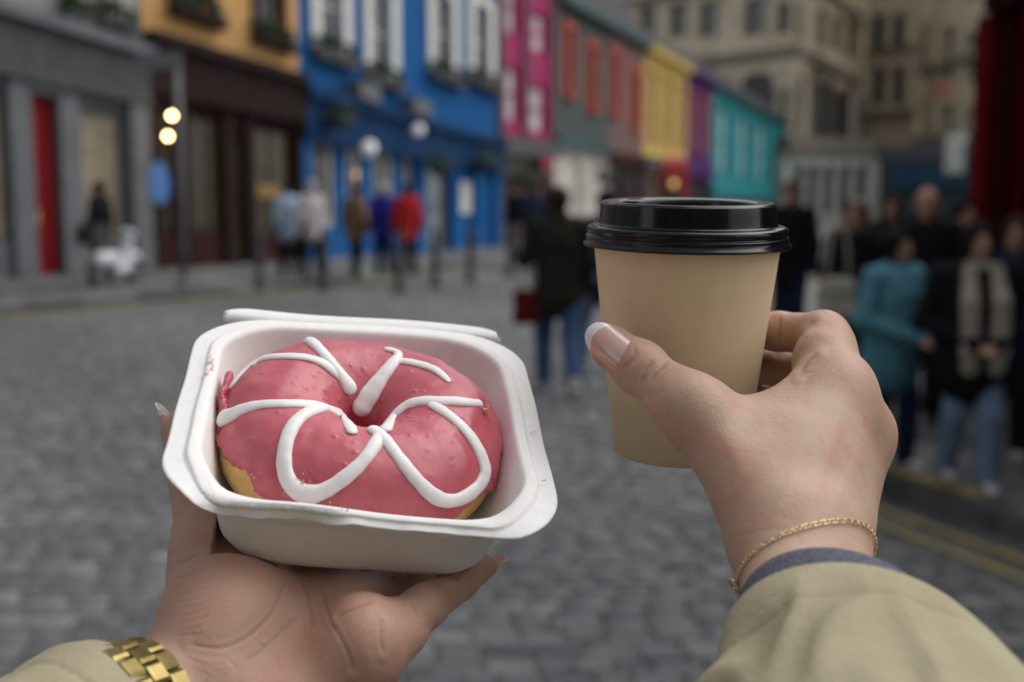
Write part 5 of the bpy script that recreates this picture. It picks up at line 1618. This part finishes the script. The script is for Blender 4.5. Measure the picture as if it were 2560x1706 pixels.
W0 = P(512, 1722, .394); W1 = P(592, 1832, .404); ELB = P(-350, 2150, .30)
lidx = [below(P(735, 1395, .455), .0125), below(P(860, 1290, .50), .009), below(P(940, 1225, .53), .008), below(P(990, 1185, .55), .007)]
lmid = [below(P(800, 1455, .438), .0120), below(P(960, 1350, .478), .009), below(P(1060, 1290, .505), .008), below(P(1120, 1250, .525), .007)]
lrng = [P(874, 1536, .417), P(1026, 1446, .451), below(P(1120, 1385, .468), .008), below(P(1190, 1340, .485), .0065)]
lpnk = [P(915, 1618, .390), P(1062, 1517, .412), P(1150, 1455, .432), P(1214, 1414, .4425)]
lth = [P(510, 1640, .392), P(532, 1405, .424), P(500, 1208, .443), P(456, 1078, .458)]
FL = Field(V(-.155, -.165, .30), V(.03, -.02, .565), .00075)
dL = unit(ELB - (W0 + W1) / 2); dL2 = unit(dL + V(.10, -.30, .02))       # the forearm drops away inside the sleeve
for w_ in (W0, W1):
    FL.cone(w_, w_ + dL * .036, .0180, .0185, 0 if w_ is W0 else .02); FL.cone(w_ + dL * .036, w_ + dL * .036 + dL2 * .12, .0185, .024, .012)
FL.cone(P(545, 1780, .398), lidx[0], .0195, .0135, .02); FL.cone(P(600, 1760, .403), lmid[0], .0195, .0130, .02)
FL.cone(P(640, 1790, .403), lrng[0], .0195, .0125, .018); FL.cone(P(680, 1820, .399), lpnk[0] + V(-.002, 0, .002), .0185, .0115, .018)
FL.cone(P(700, 1730, .395), P(860, 1655, .396), .0195, .0140, .018)          # hypothenar
FL.cone(P(574, 1720, .399), P(582, 1560, .406), .0200, .0186, .016)         # thenar
FL.cone(P(552, 1600, .396), lth[1], .0155, .0124, .016)
FL.cone(P(580, 1522, .426), P(690, 1452, .448), .0120, .0115, .016)         # web towards the index
FL.ell(P(765, 1545, .3765), V(.018, .015, .016), k=.018, sub=True)           # hollow of the palm
FL.ell(P(905, 1596, .3895), V(.0105, .0115, .0105), k=.014)                 # pad below the little finger
FL.ell(P(578, 1552, .4025), V(.0178, .0172, .0178), k=.012)                 # ball of the thumb
FG = FL.like()
for fg, r in ((lidx, (.0110, .0092, .0082, .0068)), (lmid, (.0108, .0092, .0084, .0070)), (lrng, (.0098, .0088, .0080, .0066)), (lpnk, (.0092, .0075, .0062, .0048))):
    FM = FL.like(); FM.chain(fg, r, .003); FG.union(FM, .0012)
FL.union(FG, .0055)
FM = FL.like()
FM.cone(lth[1], lth[2], .0128, .0105, .004); FM.cone(lth[2], lth[3], .0105, .0074, .004); FM.ell(lth[3], V(.0072, .0080, .0080), k=.003); FL.union(FM, .012)
FL.ell(P(1018, 1580, .398), V(.006, .006, .006), k=.008)
L_L = [([(718, 1439), (702, 1490), (680, 1536), (650, 1568), (618, 1594), (579, 1613), (541, 1620), (505, 1616), (466, 1610)], 3.6, .0007),
       ([(747, 1539), (712, 1574), (676, 1607), (641, 1636), (602, 1658)], 2.9, .0006), ([(425, 1589), (483, 1587), (521, 1582)], 2.5, .0003),
       ([(747, 1439), (770, 1484), (776, 1529), (776, 1584)], 3.6, .0007), ([(806, 1470), (812, 1510), (822, 1552), (840, 1580), (858, 1612), (876, 1655), (882, 1690)], 4.0, .0007),
       ([(829, 1550), (850, 1535), (880, 1522), (912, 1506), (940, 1502)], 4.3, .0007), ([(957, 1536), (953, 1565), (953, 1595), (960, 1645)], 4.0, .0006),
       ([(1024, 1500), (1040, 1522), (1056, 1550)], 2.9, .0007), ([(1118, 1462), (1130, 1475), (1140, 1490)], 2.9, .0004),
       ([(431, 1413), (465, 1398), (505, 1381)], 3.6, .0007), ([(425, 1450), (470, 1440), (510, 1425)], 2.9, .0004), ([(640, 1600), (690, 1640), (700, 1690)], 2.9, .0003),
       ([(790, 1590), (770, 1620), (730, 1650)], 3.6, .0004), ([(560, 1640), (600, 1680)], 2.9, .0003), ([(760, 1600), (745, 1640)], 2.9, .0003)]
L_L += [([(430 + i * 5, 1475 + i * 17), (490 + i * 3, 1462 + i * 17), (560, 1440 + i * 17), (600, 1425 + i * 18)], 3.0, .00020) for i in range(7)]
L_L += [([(455 + i * 9, 1640 + i * 6), (500 + i * 9, 1655 + i * 6), (560, 1665 + i * 7)], 3.0, .00018) for i in range(4)]
FL_L = [(P(700, 1560, .39), .062, .50), (P(560, 1500, .385), .020, .45), (P(900, 1640, .375), .022, .45), (P(880, 1500, .40), .02, .35), (P(447, 1062, .45), .010, .5), (P(700, 1640, .37), .02, .25)]  # skin redness; the broad first patch also puts shade into the palm colour


def sink(v, n):
    """skin that would pass through the tray is pressed flat against it"""
    q = (v - BT) @ BR
    inside = (np.abs(q[:, 0]) < .049) & (q[:, 1] > -.056) & (q[:, 1] < .056) & (q[:, 2] > BOTZ - .0003) & (q[:, 2] < -.02)
    q[inside, 2] = BOTZ - .0003
    side = (q[:, 1] > -.052) & (q[:, 0] < -.045) & (q[:, 0] > -.0600) & (q[:, 2] > -.027) & (q[:, 2] < -.003)
    wall = -(.0675 - .0134 + .21 * (q[:, 2] + .012)) - .0004
    q[side, 0] = np.minimum(q[side, 0], wall[side])
    return q @ BR.T + BT


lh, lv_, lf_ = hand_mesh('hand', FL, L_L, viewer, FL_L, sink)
lh['label'] = 'left hand, palm up under the takeaway box'
m_nailclear = mat('nail_clear', (.66, .47, .40), .16, spec=.6, coat=.7, sss=.3, sscale=.002)
nail(lh, P(428, 1098, .463), P(391, 1006, .466), None, V(-1, .28, .15), .0115, .0068, .30, .6, .0004)
nail(lh, P(1216, 1420, .446), P(1262, 1391, .452), None, V(.35, -.75, .55), .0088, .0052, .0, .6, .0008, tipmat=m_nailclear)
LB = BVHTree.FromPolygons([Vector(x) for x in toworld(lv_)], lf_.tolist())
# ================================================================== sleeves, cuff, bracelet, watch
m_coat = mat('beige_coat', (.36, .315, .205), .85, (.42, .37, .25), 35, bump=.0005, bscale=420, spec=.2, detail=6)
m_knit = mat('grey_knit', (.09, .095, .125), .95, (.17, .175, .21), 900, bump=.0006, bscale=1100, spec=.1)
m_gold = mat('gold_chain', (.80, .60, .30), .22, metal=1.0)
m_gold2 = mat('watch_gold', (.24, .185, .07), .34, (.32, .25, .10), 300, metal=1.0)


def sleeve(name, parent, m, c0, d, upv, rings, tilt=(0, 0), nseg=120, wr=.0016, seed=1, inner=.02, thick=.0016, shift=None):
    """tube along d; rings: (s, a, b); tilt shifts the rim along d with the cosine and sine of the angle"""
    d = unit(d); h = unit(np.cross(d, upv)); v = unit(np.cross(h, d)); rows = []
    prof = [(inner, rings[0][1] - thick * 1.6, rings[0][2] - thick * 1.6), (.003, rings[0][1] - thick, rings[0][2] - thick), (.0004, rings[0][1] - thick * .7, rings[0][2] - thick * .7), (0, rings[0][1] - thick * .3, rings[0][2] - thick * .3)]
    ss = [r[0] for r in rings]; sx = np.concatenate([np.linspace(0.0006, .012, 10), np.linspace(.013, .03, 18), np.linspace(.032, ss[-1], 60)])
    prof += [(s_, np.interp(s_, ss, [r[1] for r in rings]), np.interp(s_, ss, [r[2] for r in rings])) for s_ in sx]
    ang = np.linspace(0, 2 * math.pi, nseg, endpoint=False); ca, sa = np.cos(ang), np.sin(ang)
    for i, (s_, a, b) in enumerate(prof):
        sh = s_ + (tilt[0] * ca + tilt[1] * sa) * math.exp(-s_ / .05)
        ctr = c0 + (shift(s_) if shift else 0)
        p = ctr + np.outer(sh, d) + np.outer(a * ca, h) + np.outer(b * sa, v)
        if i >= 3:
            q = np.stack([ca * 2.2, sa * 2.2, np.full(nseg, s_ * 24)], 1)
            w = wr * smooth01(s_, 0, .03)
            hem = -.0007 * math.exp(-((s_ - .020) / .0011) ** 2) + .0004 * math.exp(-((s_ - .010) / .008) ** 2)
            ridge = 1 - 2 * np.abs(noise3(q * V(.8, .8, .7), seed, 1))
            off = w * (1.3 * noise3(q * .6, seed + 1, 2) + 1.3 * np.maximum(ridge, 0) ** 2 - .6) + (hem if wr > .001 else 0)
            p = p + np.outer(off, V(0, 0, 0)) + off[:, None] * (np.outer(ca, h) + np.outer(sa, v))
        rows.append(p)
    v_ = np.concatenate(rows)
    f = gridf(len(rows), nseg, False, True)
    return obj(name, toworld(v_), f, m, parent, True)


# right sleeve
dR = unit(V(-.060, -.400, -.914))
C0 = P(2088, 1482, .378)
sleeve('coat_sleeve', viewer, m_coat, C0 + dR * .033, dR, V(0, 1, 0), [(0, .0372, .0318), (.012, .0415, .0345), (.03, .0460, .0385), (.05, .0495, .0420), (.10, .054, .047), (.2, .060, .052)],
       tilt=(.010, -.002), wr=.0042, seed=3)
sleeve('knit_cuff', viewer, m_knit, C0 + dR * .0205 + V(-.002, 0, 0), dR, V(0, 1, 0), [(0, .0300, .0284), (.003, .0312, .0296), (.008, .0316, .0300), (.03, .0315, .030)], tilt=(.011, -.002), wr=.0004, seed=9, inner=.012, thick=.0022)
# bracelet: a loop of links lying on the skin of the wrist
A_, B_, C_ = P(1850, 1478, .388), P(2035, 1326, .378), P(2170, 1378, .402)
bn = unit(np.cross(B_ - A_, C_ - A_)); bc = P(2005, 1400, .396); bc = bc - bn * np.dot(bc - A_, bn)
e1 = unit(C_ - A_); e1 = unit(e1 - bn * np.dot(e1, bn)); e2 = np.cross(bn, e1)


def loop_on(bvh, c, e1, e2, n, lift, far=.07):
    out = []
    for t in np.linspace(0, 2 * math.pi, n, endpoint=False):
        d = e1 * math.cos(t) + e2 * math.sin(t)
        o = toworld(c + d * far); w = -(d @ CMAT)
        h = bvh.ray_cast(Vector(o), Vector(w))
        out.append((np.array(h[0]) if h[0] is not None else toworld(c + d * .024)) - w * lift)
    return np.array(out)


lp = loop_on(RB, bc, e1, e2, 240, .0011)
for _ in range(6): lp = (np.roll(lp, 1, 0) + 2 * lp + np.roll(lp, -1, 0)) / 4
cl = np.concatenate([[0], np.cumsum(np.linalg.norm(np.diff(np.vstack([lp, lp[:1]]), axis=0), axis=1))])
bracelet = empty('bracelet', toworld(bc))
tag(bracelet, 'thin gold chain bracelet around the right wrist', 'bracelet')


def ring_mesh(name, a, b, r, nu=12, nv=6):
    v = []; 
    for t in np.linspace(0, 2 * math.pi, nu, endpoint=False):
        c = V(a * math.cos(t), b * math.sin(t), 0); n_ = unit(V(math.cos(t) / a, math.sin(t) / b, 0))
        for q in np.linspace(0, 2 * math.pi, nv, endpoint=False):
            v.append(c + r * (n_ * math.cos(q) + V(0, 0, 1) * math.sin(q)))
    me = bpy.data.meshes.new(name); me.from_pydata([tuple(x) for x in v], [], gridf(nu, nv)); me.update()
    me.polygons.foreach_set('use_smooth', np.ones(len(me.polygons), bool)); me.materials.append(m_gold); return me


def place(me, name, parent, pos, X, Z):
    X = unit(X); Z = unit(Z - X * np.dot(X, Z)); Y = np.cross(Z, X)
    o = bpy.data.objects.new(name, me); COL.objects.link(o); o.parent = parent
    M = Matrix.Identity(4)
    for i, a in enumerate((X, Y, Z)):
        for j in range(3): M[j][i] = a[j]
    M.translation = Vector(pos - ORG[parent.name]); o.matrix_local = M
    return o


lm = ring_mesh('link', .00115, .00066, .00019)
bcw = toworld(bc)
nl = int(cl[-1] / .00178) // 2 * 2
lpc = np.vstack([lp, lp[:1]])
def loop_at(s_): return np.array([np.interp(s_ % cl[-1], cl, lpc[:, i]) for i in range(3)])
for i in range(nl):
    s_ = i * cl[-1] / nl; p = loop_at(s_); t = loop_at(s_ + .0006) - loop_at(s_ - .0006); rad = unit(p - bcw)
    z = rad if i % 2 else np.cross(unit(t), rad)
    place(lm, 'link', bracelet, p, t, z + .35 * (np.cross(unit(t), rad) if i % 2 else rad))
big = ring_mesh('clasp_ring', .0026, .0018, .0005)
sA = cl[int(np.argmin(np.linalg.norm(lp - at(1884, 1420, .386), axis=1)))]
p = loop_at(sA); t = loop_at(sA + .001) - loop_at(sA - .001)
place(big, 'clasp_ring', bracelet, p + unit(p - bcw) * .0010, t, unit(p - bcw) + V(.2, -.5, 0))
sB = sA + (.0045 if np.linalg.norm(loop_at(sA + .004) - at(1880, 1450, .386)) < np.linalg.norm(loop_at(sA - .004) - at(1880, 1450, .386)) else -.0045)
p2 = loop_at(sB)
cq = Field(V(-.003, -.002, -.002), V(.003, .002, .002), .00025); cq.cone(V(-.0016, 0, 0), V(.0014, 0, 0), .0010, .0007, .0)
v_, f_ = cq.mesh(); X = unit(loop_at(sB + .001) - loop_at(sB - .001)); Z = unit(p2 - bcw); Y = np.cross(Z, X)
obj('clasp', p2 + unit(p2 - bcw) * .001 + v_[:, :1] * X + v_[:, 1:2] * Y + v_[:, 2:] * Z, f_, m_gold, bracelet, True)

# left sleeve and watch
WC = (W0 + W1) / 2
hL = unit(np.cross(dL, V(0, 1, 0))); vL = np.cross(hL, dL)
watch = empty('wristwatch', toworld(WC))
tag(watch, 'gold link bracelet of a wristwatch around the left wrist', 'wristwatch')
NR = 23
prof8 = [(-.0028, -.0008), (-.0028, .0006), (-.0019, .0014), (.0019, .0014), (.0028, .0006), (.0028, -.0008)]
lv8 = []
for yy, inset in ((-.00300, .0003), (-.0027, 0), (.0027, 0), (.00300, .0003)):
    lv8 += [(x * (1 - inset * 90), yy, z - (inset if z > 0 else 0)) for x, z in prof8]
lf8 = [(i * 6 + j, i * 6 + (j + 1) % 6, (i + 1) * 6 + (j + 1) % 6, (i + 1) * 6 + j) for i in range(3) for j in range(6)] + [tuple(range(6))[::-1], tuple(18 + j for j in range(6))]
wl = bpy.data.meshes.new('watch_link'); wl.from_pydata(lv8, [], lf8); wl.update(); wl.materials.append(m_gold2)
for c in range(3):
    c0 = WC + dL * (.0315 + c * .0063)
    lpw = loop_on(LB, c0, hL, vL, 180, .0010)
    for _ in range(10): lpw = (np.roll(lpw, 1, 0) + 2 * lpw + np.roll(lpw, -1, 0)) / 4
    lq = np.vstack([lpw, lpw[:1]]); cw = np.concatenate([[0], np.cumsum(np.linalg.norm(np.diff(lq, axis=0), axis=1))])
    def wat(s_): return np.array([np.interp(s_ % cw[-1], cw, lq[:, i]) for i in range(3)])
    for i in range(NR):
        s_ = (i + (.5 if c == 1 else 0)) * cw[-1] / NR; p = wat(s_); t = wat(s_ + .001) - wat(s_ - .001)
        o = place(wl, 'link', watch, p + unit(p - toworld(c0)) * .0006, t, unit(p - toworld(c0)))
        o.scale = (cw[-1] / NR / .0060, 1.0, 1.0)
sleeve('coat_sleeve', viewer, m_coat, WC + dL * .0345 + V(-.0085, .0000, 0), dL, V(0, 1, 0), [(0, .0345, .0330), (.02, .037, .035), (.06, .042, .040), (.2, .05, .048)], tilt=(0, 0), wr=.0012, seed=5, shift=lambda s_: (dL2 - dL) * max(s_ - .008, 0))

# the person's unseen coat, head and hair, added behind the viewpoint to block light
eR, eL = toworld(elbR), toworld(ELB)
F = Field(V(-.46, -.60, .70), V(.36, .30, 1.66), .014)
F.chain([V(-.10, -.32, .85), V(-.10, -.33, 1.10), V(-.10, -.32, 1.32), V(-.10, -.30, 1.42)], [.205, .185, .185, .09], .06, flat=(V(0, 1, 0), .72)).cone(V(-.27, -.31, 1.40), V(.07, -.31, 1.40), .085, .085, .06)
F.chain([V(.09, -.31, 1.40), V(.16, -.08, 1.40), eR + V(.02, -.03, -.02)], [.085, .075, .062], .04).chain([V(-.29, -.31, 1.40), V(-.30, -.08, 1.38), eL + V(-.02, -.03, -.02)], [.085, .075, .062], .04)
v_, f_ = F.mesh(); obj('coat', v_, f_, m_coat, viewer, True)
hc_ = V(-.10, -.24, 1.63)
F = Field(hc_ - V(.13, .15, .24), hc_ + V(.13, .15, .16), .008)
F.ell(hc_, V(.074, .094, .112)).ell(hc_ + V(0, .03, -.062), V(.052, .06, .05), k=.03).ell(hc_ + V(0, -.02, .03), V(.078, .085, .085), k=.03).cone(hc_ + V(0, .088, .015), hc_ + V(0, .108, -.022), .010, .016, .014).cone(hc_ + V(0, -.03, -.20), hc_ + V(0, -.02, -.07), .058, .05, .03)
for sg in (-1, 1): F.ell(hc_ + V(sg * .076, -.005, -.01), V(.012, .022, .032), k=.008).ell(hc_ + V(sg * .032, .096, .018), V(.016, .012, .010), k=.012, sub=True)
v_, f_ = F.mesh(); obj('head', v_, f_, m_skin, viewer, True)
F = Field(hc_ - V(.17, .2, .36), hc_ + V(.17, .14, .17), .010)
F.ell(hc_ + V(0, -.014, .026), V(.089, .104, .108)).cone(hc_ + V(0, -.06, 0), hc_ + V(0, -.10, -.26), .085, .065, .05, flat=(V(0, 1, 0), .7)).ell(hc_ + V(0, .105, -.035), V(.070, .095, .112), k=.015, sub=True)
v_, f_ = F.mesh(); obj('hair', v_, f_, m_hairb, viewer, True)
